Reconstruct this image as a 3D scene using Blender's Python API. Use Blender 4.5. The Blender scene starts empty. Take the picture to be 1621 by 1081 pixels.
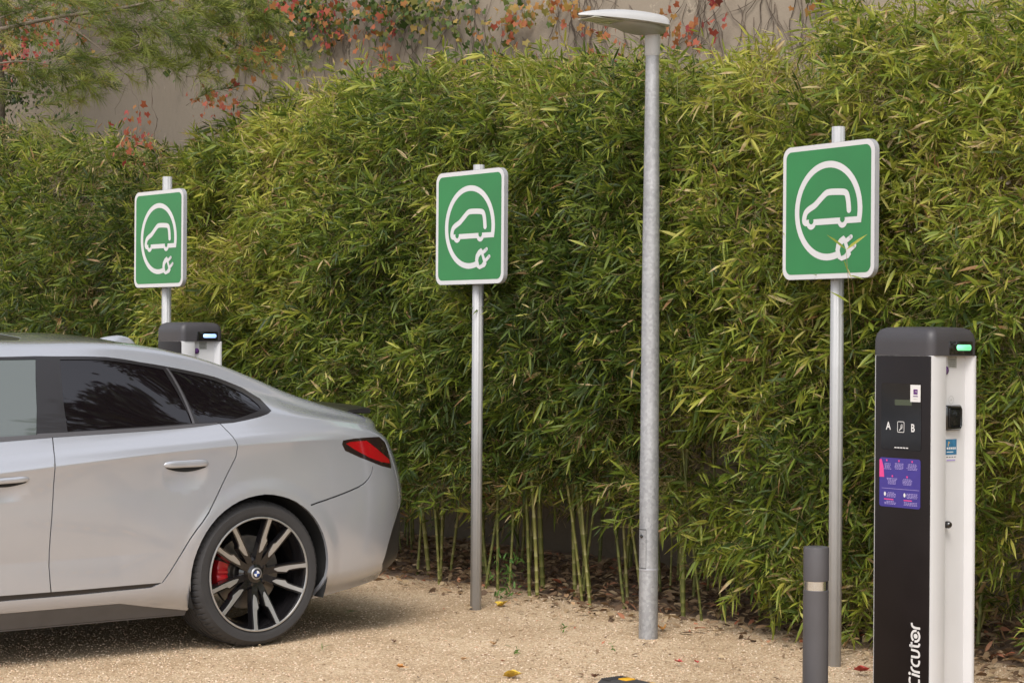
import bpy, bmesh, math, random
import numpy as np
from mathutils import Vector, Matrix
from mathutils.geometry import delaunay_2d_cdt

# ------------------------------------------------------------------ camera
SC = bpy.context.scene
COL = SC.collection
EYE = 1.41                       # eye height, metres
FPX = 3140.0                     # focal length in pixels of a 1621 px wide frame
ROLL = 0.0073
cam_data = bpy.data.cameras.new("camera")
cam = bpy.data.objects.new("camera", cam_data)
COL.objects.link(cam)
cam_data.sensor_width = 36.0
cam_data.lens = FPX / 1621 * 36.0
cam_data.clip_start = 0.1
cam_data.clip_end = 2000
cam.matrix_world = Matrix.Translation((0, 0, EYE)) @ Matrix.Rotation(math.radians(90), 4, 'X') @ Matrix.Rotation(ROLL, 4, 'Z')
SC.camera = cam

# ------------------------------------------------------------------ light: bright overcast day
SUN_EL, SUN_AZ = math.radians(52), math.radians(191)      # azimuth clockwise from +Y
world = bpy.data.worlds.new("World")
SC.world = world
world.use_nodes = True
wn = world.node_tree
wn.nodes.clear()
w_out = wn.nodes.new('ShaderNodeOutputWorld')
w_bg = wn.nodes.new('ShaderNodeBackground')
w_sky = wn.nodes.new('ShaderNodeTexSky')
w_sky.sky_type = 'NISHITA'
w_sky.sun_disc = False
w_sky.sun_elevation = SUN_EL
w_sky.sun_rotation = SUN_AZ
w_sky.air_density = 1.0
w_sky.dust_density = 2.0
w_sky.ozone_density = 1.0
w_hsv = wn.nodes.new('ShaderNodeHueSaturation')
w_hsv.inputs['Saturation'].default_value = 0.30
wn.links.new(w_sky.outputs[0], w_hsv.inputs['Color'])
wn.links.new(w_hsv.outputs[0], w_bg.inputs['Color'])
w_bg.inputs['Strength'].default_value = 0.15
wn.links.new(w_bg.outputs[0], w_out.inputs['Surface'])

sun_data = bpy.data.lights.new("sun", 'SUN')
sun_data.energy = 1.25
sun_data.angle = math.radians(22)
sun_data.color = (1.0, 0.95, 0.89)
sun = bpy.data.objects.new("sun", sun_data)
COL.objects.link(sun)
sd = Vector((math.sin(SUN_AZ) * math.cos(SUN_EL), math.cos(SUN_AZ) * math.cos(SUN_EL), math.sin(SUN_EL)))
sun.rotation_euler = (-sd).to_track_quat('-Z', 'Y').to_euler()
sun.location = (0, 0, 20)

SC.view_settings.view_transform = 'Standard'
SC.view_settings.look = 'None'
SC.view_settings.gamma = 1.0
SC.view_settings.exposure = 0.85
SC.cycles.max_bounces = 8
SC.cycles.transparent_max_bounces = 8

rnd = random.Random(7)
rng = np.random.default_rng(11)
R = math.radians

# ------------------------------------------------------------------ helpers
def at(px, py, Z):
    """the point seen at a photograph pixel, at depth Z from the camera"""
    dx, dy = px - 810.5, py - 540.5
    return Vector(((dx + ROLL * dy) / FPX * Z, Z, EYE - (dy - ROLL * dx) / FPX * Z))

def tag(o, label=None, cat=None, group=None, kind=None):
    if label: o['label'] = label
    if cat: o['category'] = cat
    if group: o['group'] = group
    if kind: o['kind'] = kind
    return o

def empty(name, loc=(0, 0, 0), rz=0.0):
    o = bpy.data.objects.new(name, None)
    COL.objects.link(o)
    o.location = loc
    o.rotation_euler = (0, 0, rz)
    o.empty_display_size = 0.2
    return o

def mesh_np(name, V, F, mat, parent=None, smooth=False, attr=None, mat_index=None, normals=None):
    """V (n,3); F either list of tuples or (array loops, array sizes)"""
    me = bpy.data.meshes.new(name)
    V = np.asarray(V, dtype=np.float32)
    if isinstance(F, tuple):
        loops, sizes = F
    else:
        sizes = np.array([len(f) for f in F], dtype=np.int32)
        loops = np.array([i for f in F for i in f], dtype=np.int32)
    me.vertices.add(len(V)); me.vertices.foreach_set('co', V.ravel())
    me.loops.add(len(loops)); me.loops.foreach_set('vertex_index', np.asarray(loops, dtype=np.int32))
    me.polygons.add(len(sizes))
    starts = np.concatenate([[0], np.cumsum(sizes)[:-1]]).astype(np.int32)
    me.polygons.foreach_set('loop_start', starts)
    me.polygons.foreach_set('loop_total', np.asarray(sizes, dtype=np.int32))
    for m in (mat if isinstance(mat, (list, tuple)) else [mat]):
        me.materials.append(m)
    if mat_index is not None:
        me.polygons.foreach_set('material_index', np.asarray(mat_index, dtype=np.int32))
    if smooth:
        me.polygons.foreach_set('use_smooth', np.ones(len(sizes), dtype=bool))
    me.update(calc_edges=True)
    me.validate()
    if attr is not None:
        a = me.attributes.new('tint', 'FLOAT', 'POINT')
        a.data.foreach_set('value', np.asarray(attr, dtype=np.float32))
    if normals is not None:
        me.normals_split_custom_set_from_vertices([tuple(n) for n in normals])
    o = bpy.data.objects.new(name, me)
    COL.objects.link(o)
    if parent: o.parent = parent
    return o

class MB:
    """collects shapes into one mesh"""
    def __init__(s):
        s.V = []; s.F = []; s.M = []; s.S = []
    def add(s, V, F, m=0, M=None):
        b = len(s.V)
        if M is not None: V = [M @ Vector(v) for v in V]
        s.V += [tuple(v) for v in V]
        for f in F:
            s.F.append(tuple(i + b for i in f)); s.M.append(m)
        return s
    def box(s, c, d, m=0, M=None, bev=0.0):
        x, y, z = [q / 2 for q in d]
        if bev <= 0:
            V = [(c[0] + i * x, c[1] + j * y, c[2] + k * z) for i in (-1, 1) for j in (-1, 1) for k in (-1, 1)]
            F = [(0, 1, 3, 2), (4, 6, 7, 5), (0, 4, 5, 1), (2, 3, 7, 6), (0, 2, 6, 4), (1, 5, 7, 3)]
            return s.add(V, F, m, M)
        bm = bmesh.new()
        bmesh.ops.create_cube(bm, size=1.0, matrix=Matrix.Translation(c) @ Matrix.Diagonal((d[0], d[1], d[2], 1)))
        bmesh.ops.bevel(bm, geom=bm.edges[:], offset=bev, segments=3, profile=0.5, affect='EDGES')
        bm.verts.index_update()
        V = [v.co.copy() for v in bm.verts]; F = [[v.index for v in f.verts] for f in bm.faces]
        bm.free()
        return s.add(V, F, m, M)
    def prism(s, poly, z0, z1, m=0, M=None):
        """poly (x,y) counter-clockwise, extruded along z"""
        n = len(poly)
        V = [(p[0], p[1], z0) for p in poly] + [(p[0], p[1], z1) for p in poly]
        F = [tuple(range(n - 1, -1, -1)), tuple(range(n, 2 * n))] + [(i, (i + 1) % n, n + (i + 1) % n, n + i) for i in range(n)]
        return s.add(V, F, m, M)
    def lathe(s, prof, n=32, m=0, M=None, cap=True):
        """profile (r,z) turned about z"""
        V = []; F = []
        for r, z in prof:
            for k in range(n):
                a = 2 * math.pi * k / n
                V.append((r * math.cos(a), r * math.sin(a), z))
        for i in range(len(prof) - 1):
            for k in range(n):
                F.append((i * n + k, i * n + (k + 1) % n, (i + 1) * n + (k + 1) % n, (i + 1) * n + k))
        if cap:
            if prof[0][0] > 1e-5: F.append(tuple(range(n - 1, -1, -1)))
            if prof[-1][0] > 1e-5: F.append(tuple((len(prof) - 1) * n + k for k in range(n)))
        return s.add(V, F, m, M)
    def tube(s, pts, rad, n=6, m=0):
        pts = [Vector(p) for p in pts]
        V = []; F = []
        up = Vector((0.13, 0.21, 0.97))
        for i, p in enumerate(pts):
            d = (pts[min(i + 1, len(pts) - 1)] - pts[max(i - 1, 0)]).normalized()
            a = d.cross(up)
            if a.length < 1e-3: a = d.cross(Vector((1, 0, 0)))
            a.normalize(); b = d.cross(a)
            r = rad[i] if isinstance(rad, (list, tuple)) else rad
            for k in range(n):
                q = 2 * math.pi * k / n
                V.append(p + a * (r * math.cos(q)) + b * (r * math.sin(q)))
        for i in range(len(pts) - 1):
            for k in range(n):
                F.append((i * n + k, i * n + (k + 1) % n, (i + 1) * n + (k + 1) % n, (i + 1) * n + k))
        F.append(tuple(range(n - 1, -1, -1))); F.append(tuple((len(pts) - 1) * n + k for k in range(n)))
        return s.add(V, F, m)
    def build(s, name, mat, parent=None, smooth=False, auto=None, attr=None):
        o = mesh_np(name, s.V, s.F, mat, parent, smooth=smooth, mat_index=s.M if isinstance(mat, (list, tuple)) else None, attr=attr)
        if auto:
            me = o.data
            me.polygons.foreach_set('use_smooth', np.ones(len(me.polygons), dtype=bool))
            bm = bmesh.new(); bm.from_mesh(me)
            bmesh.ops.recalc_face_normals(bm, faces=bm.faces)
            for e in bm.edges:
                if len(e.link_faces) == 2 and e.calc_face_angle(0) > math.radians(auto): e.smooth = False
            bm.to_mesh(me); bm.free()
        return o

def rrect(w, h, r, n=6, cx=0.0, cy=0.0):
    P = []
    for (sx, sy, a0) in ((1, 1, 0), (-1, 1, 90), (-1, -1, 180), (1, -1, 270)):
        for k in range(n + 1):
            a = math.radians(a0 + 90 * k / n)
            P.append((cx + sx * (w / 2 - r) + r * math.cos(a), cy + sy * (h / 2 - r) + r * math.sin(a)))
    return P

# value noise, vectorised
_perm = np.random.default_rng(3).random((64, 64, 64)).astype(np.float32)
def vnoise(P):
    P = np.asarray(P, dtype=np.float64)
    i = np.floor(P).astype(int); f = P - i; f = f * f * (3 - 2 * f)
    def g(a, b, c): return _perm[(i[..., 0] + a) % 64, (i[..., 1] + b) % 64, (i[..., 2] + c) % 64]
    x, y, z = f[..., 0], f[..., 1], f[..., 2]
    return (((g(0,0,0)*(1-x)+g(1,0,0)*x)*(1-y)+(g(0,1,0)*(1-x)+g(1,1,0)*x)*y)*(1-z)
          + ((g(0,0,1)*(1-x)+g(1,0,1)*x)*(1-y)+(g(0,1,1)*(1-x)+g(1,1,1)*x)*y)*z)

# ------------------------------------------------------------------ materials
def mat(name, col, rough=0.6, metal=0.0, spec=0.5, coat=0.0, noise=None, bump=None, emit=None, trans=0.0, alpha=None):
    """noise=(scale, amount) varies the colour, bump=(scale, strength)"""
    m = bpy.data.materials.new(name); m.use_nodes = True
    nt = m.node_tree; b = nt.nodes['Principled BSDF']
    b.inputs['Base Color'].default_value = (*col, 1)
    b.inputs['Roughness'].default_value = rough
    b.inputs['Metallic'].default_value = metal
    b.inputs['Specular IOR Level'].default_value = spec
    b.inputs['Coat Weight'].default_value = coat
    b.inputs['Coat Roughness'].default_value = 0.03
    tc = nt.nodes.new('ShaderNodeTexCoord')
    if noise:
        n = nt.nodes.new('ShaderNodeTexNoise'); n.inputs['Scale'].default_value = noise[0]; n.inputs['Detail'].default_value = 6
        nt.links.new(tc.outputs['Object'], n.inputs['Vector'])
        mr = nt.nodes.new('ShaderNodeMapRange')
        mr.inputs['From Min'].default_value = 0.3; mr.inputs['From Max'].default_value = 0.7
        mr.inputs['To Min'].default_value = 1 - noise[1]; mr.inputs['To Max'].default_value = 1 + noise[1]
        nt.links.new(n.outputs['Fac'], mr.inputs['Value'])
        mx = nt.nodes.new('ShaderNodeVectorMath'); mx.operation = 'SCALE'
        mx.inputs[0].default_value = col
        nt.links.new(mr.outputs[0], mx.inputs['Scale'])
        nt.links.new(mx.outputs[0], b.inputs['Base Color'])
        r2 = nt.nodes.new('ShaderNodeMapRange')
        r2.inputs['To Min'].default_value = max(rough - 0.08, 0.02); r2.inputs['To Max'].default_value = min(rough + 0.1, 1)
        nt.links.new(n.outputs['Fac'], r2.inputs['Value']); nt.links.new(r2.outputs[0], b.inputs['Roughness'])
    if bump:
        n = nt.nodes.new('ShaderNodeTexNoise'); n.inputs['Scale'].default_value = bump[0]; n.inputs['Detail'].default_value = 5
        nt.links.new(tc.outputs['Object'], n.inputs['Vector'])
        bp = nt.nodes.new('ShaderNodeBump'); bp.inputs['Strength'].default_value = bump[1]; bp.inputs['Distance'].default_value = 0.01
        nt.links.new(n.outputs['Fac'], bp.inputs['Height']); nt.links.new(bp.outputs[0], b.inputs['Normal'])
    if emit:
        b.inputs['Emission Color'].default_value = (*emit[0], 1); b.inputs['Emission Strength'].default_value = emit[1]
    return m

def leaf_mat(name, stops, transl=0.3, rough=0.45):
    """one colour per leaf, from the leaf's own tint value"""
    m = bpy.data.materials.new(name); m.use_nodes = True
    nt = m.node_tree; b = nt.nodes['Principled BSDF']; out = nt.nodes['Material Output']
    at_ = nt.nodes.new('ShaderNodeAttribute'); at_.attribute_name = 'tint'
    cr = nt.nodes.new('ShaderNodeValToRGB')
    el = cr.color_ramp.elements
    el[0].position = stops[0][0]; el[0].color = (*stops[0][1], 1)
    el[1].position = stops[-1][0]; el[1].color = (*stops[-1][1], 1)
    for p, c in stops[1:-1]:
        e = el.new(p); e.color = (*c, 1)
    nt.links.new(at_.outputs['Fac'], cr.inputs['Fac'])
    nt.links.new(cr.outputs[0], b.inputs['Base Color'])
    b.inputs['Roughness'].default_value = rough
    b.inputs['Specular IOR Level'].default_value = 0.4
    tr = nt.nodes.new('ShaderNodeBsdfTranslucent'); nt.links.new(cr.outputs[0], tr.inputs['Color'])
    mx = nt.nodes.new('ShaderNodeMixShader'); mx.inputs[0].default_value = transl
    nt.links.new(b.outputs[0], mx.inputs[1]); nt.links.new(tr.outputs[0], mx.inputs[2])
    nt.links.new(mx.outputs[0], out.inputs['Surface'])
    return m

def ramp(nt, src, stops):
    cr = nt.nodes.new('ShaderNodeValToRGB'); el = cr.color_ramp.elements
    el[0].position = stops[0][0]; el[0].color = (*stops[0][1], 1)
    el[1].position = stops[-1][0]; el[1].color = (*stops[-1][1], 1)
    for p, c in stops[1:-1]:
        e = el.new(p); e.color = (*c, 1)
    nt.links.new(src, cr.inputs['Fac'])
    return cr

M_ALU = mat('aluminium', (0.40, 0.40, 0.40), 0.55, 0.25, noise=(9, 0.06))
M_GALV = None
M_WHITE = mat('white_enamel', (0.56, 0.55, 0.55), 0.35, 0, noise=(4, 0.03))
M_GREEN = mat('sign_green', (0.020, 0.172, 0.048), 0.40, 0, noise=(3.5, 0.10), bump=(3, 0.05))
M_EDGE = mat('sign_edge', (0.38, 0.38, 0.40), 0.5, 0.3, noise=(12, 0.05))
M_BLACKGLOSS = mat('gloss_black', (0.008, 0.007, 0.008), 0.06, 0, coat=0.6)
M_RUBBER = mat('rubber', (0.034, 0.032, 0.032), 0.78, 0, noise=(14, 0.12), bump=(90, 0.12))
M_DARKPLASTIC = mat('dark_plastic', (0.06, 0.055, 0.06), 0.5, 0, noise=(20, 0.06), bump=(250, 0.08))

def galv():
    m = bpy.data.materials.new('galvanised_steel'); m.use_nodes = True
    nt = m.node_tree; b = nt.nodes['Principled BSDF']
    tc = nt.nodes.new('ShaderNodeTexCoord')
    v = nt.nodes.new('ShaderNodeTexVoronoi'); v.inputs['Scale'].default_value = 75
    n = nt.nodes.new('ShaderNodeTexNoise'); n.inputs['Scale'].default_value = 7; n.inputs['Detail'].default_value = 8
    mp = nt.nodes.new('ShaderNodeMapping'); mp.inputs['Scale'].default_value = (1, 1, 0.45)
    nt.links.new(tc.outputs['Object'], mp.inputs[0])
    nt.links.new(tc.outputs['Object'], v.inputs['Vector']); nt.links.new(mp.outputs[0], n.inputs['Vector'])
    s = nt.nodes.new('ShaderNodeSeparateColor'); nt.links.new(v.outputs['Color'], s.inputs[0])
    a = nt.nodes.new('ShaderNodeMath'); a.operation = 'MULTIPLY_ADD'; a.inputs[1].default_value = 0.35
    nt.links.new(s.outputs[0], a.inputs[0]); nt.links.new(n.outputs['Fac'], a.inputs[2])
    cr = ramp(nt, a.outputs[0], [(0.35, (0.26, 0.26, 0.265)), (0.62, (0.33, 0.33, 0.335)), (0.9, (0.42, 0.42, 0.425))])
    nt.links.new(cr.outputs[0], b.inputs['Base Color'])
    b.inputs['Metallic'].default_value = 0.45; b.inputs['Roughness'].default_value = 0.5
    return m
M_GALV = galv()

# ------------------------------------------------------------------ layout of the row
ROW0 = Vector((-0.70, 11.78, 0))                 # where the gravel meets the planting
RD = Vector((0.66, -0.751, 0)).normalized()      # along the hedge, to the right and nearer
RN = Vector((RD.y, -RD.x, 0)) * -1               # away from the car park
def row(s, q, z=0.0): return ROW0 + RD * s + RN * q + Vector((0, 0, z))
WALLQ = 1.25
def on_wall(px, py, q=WALLQ):
    """the point of the plane at distance q behind the row that a photograph pixel shows, as (s, z)"""
    a = at(px, py, 1.0) - Vector((0, 0, EYE)); C = Vector((0, 0, EYE))
    k = ((row(0, q) - C).dot(RN)) / a.dot(RN)
    P = C + a * k
    return (P - ROW0).dot(RD), P.z

# ------------------------------------------------------------------ ground
def ground_mat():
    m = bpy.data.materials.new('sandy_gravel'); m.use_nodes = True
    nt = m.node_tree; b = nt.nodes['Principled BSDF']
    tc = nt.nodes.new('ShaderNodeTexCoord')
    v = nt.nodes.new('ShaderNodeTexVoronoi'); v.inputs['Scale'].default_value = 130
    n = nt.nodes.new('ShaderNodeTexNoise'); n.inputs['Scale'].default_value = 1.7; n.inputs['Detail'].default_value = 9; n.inputs['Roughness'].default_value = 0.65
    n2 = nt.nodes.new('ShaderNodeTexNoise'); n2.inputs['Scale'].default_value = 60; n2.inputs['Detail'].default_value = 4
    for q in (v, n, n2): nt.links.new(tc.outputs['Object'], q.inputs['Vector'])
    s = nt.nodes.new('ShaderNodeSeparateColor'); nt.links.new(v.outputs['Color'], s.inputs[0])
    cr = ramp(nt, s.outputs[0], [(0.0, (0.28, 0.185, 0.105)), (0.3, (0.45, 0.32, 0.19)), (0.7, (0.56, 0.42, 0.275)), (1.0, (0.66, 0.54, 0.39))])
    c2 = ramp(nt, n.outputs['Fac'], [(0.3, (0.72, 0.67, 0.60)), (0.62, (1.0, 1.0, 1.0))])
    mx = nt.nodes.new('ShaderNodeMix'); mx.data_type = 'RGBA'; mx.blend_type = 'MULTIPLY'; mx.inputs[0].default_value = 1
    nt.links.new(cr.outputs[0], mx.inputs[6]); nt.links.new(c2.outputs[0], mx.inputs[7])
    nt.links.new(mx.outputs[2], b.inputs['Base Color'])
    b.inputs['Roughness'].default_value = 0.95
    ad = nt.nodes.new('ShaderNodeMath'); ad.operation = 'MULTIPLY_ADD'; ad.inputs[1].default_value = 0.6
    nt.links.new(v.outputs['Distance'], ad.inputs[0]); nt.links.new(n2.outputs['Fac'], ad.inputs[2])
    bp = nt.nodes.new('ShaderNodeBump'); bp.inputs['Strength'].default_value = 0.7; bp.inputs['Distance'].default_value = 0.006
    nt.links.new(ad.outputs[0], bp.inputs['Height']); nt.links.new(bp.outputs[0], b.inputs['Normal'])
    return m
M_GROUND = ground_mat()

def bed_h(P):
    return 0.035 * vnoise(np.asarray(P) * 1.7)
# one sheet to the horizon, finer where it is seen
xs = np.concatenate([[-600, -150, -40, -15], np.linspace(-8, 8, 129), [15, 40, 150, 600]])
ys = np.concatenate([[-600, -150, -40, -5, 3], np.linspace(5, 18, 105), [25, 50, 160, 600]])
GX, GY = np.meshgrid(xs, ys)
gp = np.stack([GX.ravel(), GY.ravel(), 0 * GX.ravel()], 1)
near = ((abs(gp[:, 0]) < 7.8) & (gp[:, 1] > 5.2) & (gp[:, 1] < 17.5))
gp[:, 2] = np.where(near, (vnoise(gp * 1.3) - 0.5) * 0.022, 0)
nx, ny = len(xs), len(ys)
gf = [(j * nx + i, j * nx + i + 1, (j + 1) * nx + i + 1, (j + 1) * nx + i) for j in range(ny - 1) for i in range(nx - 1)]
ground = mesh_np('ground', gp, gf, M_GROUND, smooth=True)
tag(ground, kind='structure')

M_SOIL = mat('soil', (0.15, 0.10, 0.065), 0.95, 0, noise=(9, 0.4), bump=(30, 0.9))
NS, NQ = 220, 14
bv = []; 
for i in range(NS + 1):
    s = -9 + 24 * i / NS
    edge = 0.04 + 0.16 * float(vnoise([[s * 1.1, 4.2, 1.0]])[0]) + 0.06 * float(vnoise([[s * 5, 1.2, 1.0]])[0])
    for j in range(NQ + 1):
        q = edge + (WALLQ + 0.2 - edge) * j / NQ
        z = -0.02 + 0.10 * min(1, (j / NQ) * 3.0) + 0.02 * float(vnoise([[s * 6, q * 6, 0.3]])[0])
        bv.append(row(s, q, z))
bf = [(i * (NQ + 1) + j, (i + 1) * (NQ + 1) + j, (i + 1) * (NQ + 1) + j + 1, i * (NQ + 1) + j + 1) for i in range(NS) for j in range(NQ)]
tag(mesh_np('planting_bed', bv, bf, M_SOIL, smooth=True), kind='structure')

# pebbles of the gravel, only where the ground is looked at from close by
def visible_ground(n, y0, y1):
    y = y0 + (y1 - y0) * rng.random(n) ** 1.3
    x = (rng.random(n) - 0.5) * 2 * 0.30 * y
    return x, y
def pebbles(name, n, r0, r1, y0, y1, z0, m):
    x, y = visible_ground(n, y0, y1)
    base = np.array([[1,0,0],[0,1,0],[-1,0,0],[0,-1,0],[0,0,1],[0,0,-1]], float)
    fc = np.array([[0,1,4],[1,2,4],[2,3,4],[3,0,4],[1,0,5],[2,1,5],[3,2,5],[0,3,5]])
    V = base[None] * (0.7 + 0.6 * rng.random((n, 6, 1)))
    r = r0 + (r1 - r0) * rng.random(n) ** 2
    a = rng.random(n) * 6.28; c, s_ = np.cos(a), np.sin(a)
    V = V * (r[:, None, None]) * np.array([1, 0.75, 0.55])
    X = V[..., 0] * c[:, None] - V[..., 1] * s_[:, None]; Y = V[..., 0] * s_[:, None] + V[..., 1] * c[:, None]
    P = np.stack([x, y, 0 * x], 1)
    q = (P - np.array(ROW0)) @ np.array(RN)
    zz = (vnoise(P * 1.3) - 0.5) * 0.022 + z0
    V = np.stack([X + x[:, None], Y + y[:, None], V[..., 2] + zz[:, None] + r[:, None] * 0.2], -1)
    k = q < 0.16
    V = V[k]; nn = len(V)
    F = (fc[None] + 6 * np.arange(nn)[:, None, None]).reshape(-1)
    t = np.repeat(rng.random(nn), 6)
    return mesh_np(name, V.reshape(-1, 3), (F, np.full(nn * 8, 3)), m, attr=t)
M_PEB = leaf_mat('pebble_stone', [(0, (0.20, 0.13, 0.08)), (0.2, (0.44, 0.31, 0.19)), (0.6, (0.61, 0.46, 0.315)), (0.85, (0.76, 0.63, 0.49)), (1, (0.60, 0.38, 0.25))], 0.0, 0.9)
tag(pebbles('gravel_pebbles', 60000, 0.0022, 0.0078, 7.6, 12.6, 0.0, M_PEB), kind='stuff')

# ------------------------------------------------------------------ wall
def wall_mat():
    m = bpy.data.materials.new('weathered_render'); m.use_nodes = True
    nt = m.node_tree; b = nt.nodes['Principled BSDF']
    tc = nt.nodes.new('ShaderNodeTexCoord')
    n = nt.nodes.new('ShaderNodeTexNoise'); n.inputs['Scale'].default_value = 0.9; n.inputs['Detail'].default_value = 10; n.inputs['Roughness'].default_value = 0.65
    mp = nt.nodes.new('ShaderNodeMapping'); mp.inputs['Scale'].default_value = (5, 5, 0.5)
    n2 = nt.nodes.new('ShaderNodeTexNoise'); n2.inputs['Scale'].default_value = 1.3; n2.inputs['Detail'].default_value = 6
    n3 = nt.nodes.new('ShaderNodeTexNoise'); n3.inputs['Scale'].default_value = 26; n3.inputs['Detail'].default_value = 8
    nt.links.new(tc.outputs['Object'], mp.inputs[0]); nt.links.new(mp.outputs[0], n2.inputs['Vector'])
    nt.links.new(tc.outputs['Object'], n.inputs['Vector']); nt.links.new(tc.outputs['Object'], n3.inputs['Vector'])
    a = nt.nodes.new('ShaderNodeMath'); a.operation = 'ADD'; nt.links.new(n.outputs['Fac'], a.inputs[0]); nt.links.new(n2.outputs['Fac'], a.inputs[1])
    a2 = nt.nodes.new('ShaderNodeMath'); a2.operation = 'MULTIPLY_ADD'; a2.inputs[1].default_value = 0.4
    nt.links.new(n3.outputs['Fac'], a2.inputs[0]); nt.links.new(a.outputs[0], a2.inputs[2])
    cr = ramp(nt, a2.outputs[0], [(0.92, (0.085, 0.067, 0.046)), (1.15, (0.19, 0.153, 0.112)), (1.40, (0.28, 0.228, 0.168))])
    nt.links.new(cr.outputs[0], b.inputs['Base Color']); b.inputs['Roughness'].default_value = 0.95
    bp = nt.nodes.new('ShaderNodeBump'); bp.inputs['Strength'].default_value = 0.5; bp.inputs['Distance'].default_value = 0.01
    nt.links.new(n3.outputs['Fac'], bp.inputs['Height']); nt.links.new(bp.outputs[0], b.inputs['Normal'])
    return m
M_WALL = wall_mat()
s_corner = on_wall(127, 150, WALLQ)[0]
wb = MB()
def wall_piece(s0, s1, q0, q1, z1):
    P = [row(s0, q0), row(s1, q0), row(s1, q1), row(s0, q1)]
    V = [p + Vector((0, 0, -0.3)) for p in P] + [p + Vector((0, 0, z1)) for p in P]
    wb.add(V, [(0, 1, 5, 4), (1, 2, 6, 5), (2, 3, 7, 6), (3, 0, 4, 7), (4, 5, 6, 7)])
wall_piece(s_corner, 6.5, WALLQ, WALLQ + 0.3, 4.5)
wall_piece(-14.0, s_corner + 0.3, WALLQ + 0.9, WALLQ + 1.2, 5.2)      # the wall steps back here
wall_piece(s_corner, s_corner + 0.298, WALLQ + 0.301, WALLQ + 0.899, 4.8)
wall_o = wb.build('garden_wall', M_WALL)
tag(wall_o, 'tall weathered beige rendered wall standing behind the bamboo hedge', 'wall')

# ------------------------------------------------------------------ leaves
def leaves(P, D, L, W, N=None, droop=0.25, kind='blade'):
    """P base points, D unit directions, L lengths, W widths -> verts, (loops,sizes), verts per leaf"""
    n = len(P)
    up = np.array([0, 0, 1.0])
    rv = rng.normal(size=(n, 3)) if N is None else N
    S = np.cross(D, rv); S /= np.linalg.norm(S, axis=1, keepdims=True) + 1e-9
    L_ = L[:, None]; W_ = W[:, None] / 2
    g = np.array([0, 0, -1.0]) * (droop * L)[:, None]
    Nn = np.cross(S, D)
    c1 = P + D * L_ * 0.28 + g * 0.06
    c2 = P + D * L_ * 0.62 + g * 0.38
    c3 = P + D * L_ + g
    f = 0.25 * W_
    V = np.stack([P, c1 - S * W_ * 0.9 + Nn * f, c1, c1 + S * W_ * 0.9 + Nn * f, c2 - S * W_ * 0.75 + Nn * f, c2, c2 + S * W_ * 0.75 + Nn * f, c3], 1)
    F = [[0, 2, 1], [0, 3, 2], [1, 2, 5, 4], [2, 3, 6, 5], [4, 5, 7], [5, 6, 7]]
    sizes = np.tile([3, 3, 4, 4, 3, 3], n)
    fl = np.array([i for q in F for i in q])
    loops = (fl[None] + 8 * np.arange(n)[:, None]).ravel()
    return V.reshape(-1, 3), (loops, sizes), 8

BAMBOO = [(0.0, (0.030, 0.052, 0.010)), (0.25, (0.074, 0.115, 0.016)), (0.50, (0.17, 0.225, 0.028)), (0.74, (0.31, 0.345, 0.045)),
          (0.88, (0.46, 0.44, 0.08)), (0.95, (0.58, 0.46, 0.24)), (1.0, (0.36, 0.20, 0.09))]
M_BAMBOO = leaf_mat('bamboo_leaf', BAMBOO, 0.42, 0.45)
M_TWIG = mat('bamboo_twig', (0.24, 0.19, 0.08), 0.6, 0, noise=(20, 0.2))
def culm_mat():
    m = bpy.data.materials.new('bamboo_culm'); m.use_nodes = True
    nt = m.node_tree; b = nt.nodes['Principled BSDF']
    a = nt.nodes.new('ShaderNodeAttribute'); a.attribute_name = 'tint'
    tc = nt.nodes.new('ShaderNodeTexCoord'); n = nt.nodes.new('ShaderNodeTexNoise'); n.inputs['Scale'].default_value = 12; n.inputs['Detail'].default_value = 5
    nt.links.new(tc.outputs['Object'], n.inputs['Vector'])
    ad = nt.nodes.new('ShaderNodeMath'); ad.operation = 'MULTIPLY_ADD'; ad.inputs[1].default_value = 0.35; ad.use_clamp = True
    nt.links.new(n.outputs['Fac'], ad.inputs[0]); nt.links.new(a.outputs['Fac'], ad.inputs[2])
    cr = ramp(nt, ad.outputs[0], [(0.1, (0.09, 0.10, 0.025)), (0.4, (0.15, 0.165, 0.035)), (0.7, (0.22, 0.21, 0.055)), (1.0, (0.36, 0.33, 0.16))])
    nt.links.new(cr.outputs[0], b.inputs['Base Color']); b.inputs['Roughness'].default_value = 0.5
    return m
M_CULM = culm_mat()

# hedge top line, measured along the row: (s, z)
TOPPX = [(-220, 190), (-60, 195), (0, 195), (60, 200), (130, 206), (200, 214), (228, 242), (250, 282), (305, 284), (328, 244), (350, 204), (400, 172), (450, 155), (520, 132),
         (600, 108), (700, 95), (800, 92), (900, 86), (960, 84), (1060, 100), (1110, 92), (1180, 75), (1240, 48), (1290, 22), (1340, 2), (1400, -8), (1500, -14), (1621, -20), (1700, -20)]
TS, TZ = zip(*[on_wall(a, b, 0.2) for a, b in TOPPX])
TS = np.array(TS); TZ = np.array(TZ) - 0.07
def top_z(s): return np.interp(s, TS, TZ)

S_SPLIT = on_wall(280, 260, 0.2)[0]
def bottom_z(s, r):
    """how low the leaves hang: bare culms left of the lamp, tufts to the ground further right"""
    sx = [on_wall(px, 900, 0.0)[0] for px in (400, 620, 700, 800, 900, 980, 1050, 1090, 1150, 1250, 1400, 1621)]
    sz = [0.25, 0.40, 0.36, 0.42, 0.52, 0.44, 0.52, 0.28, 0.24, 0.16, 0.08, 0.08]
    return np.interp(s, sx, sz)

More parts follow.
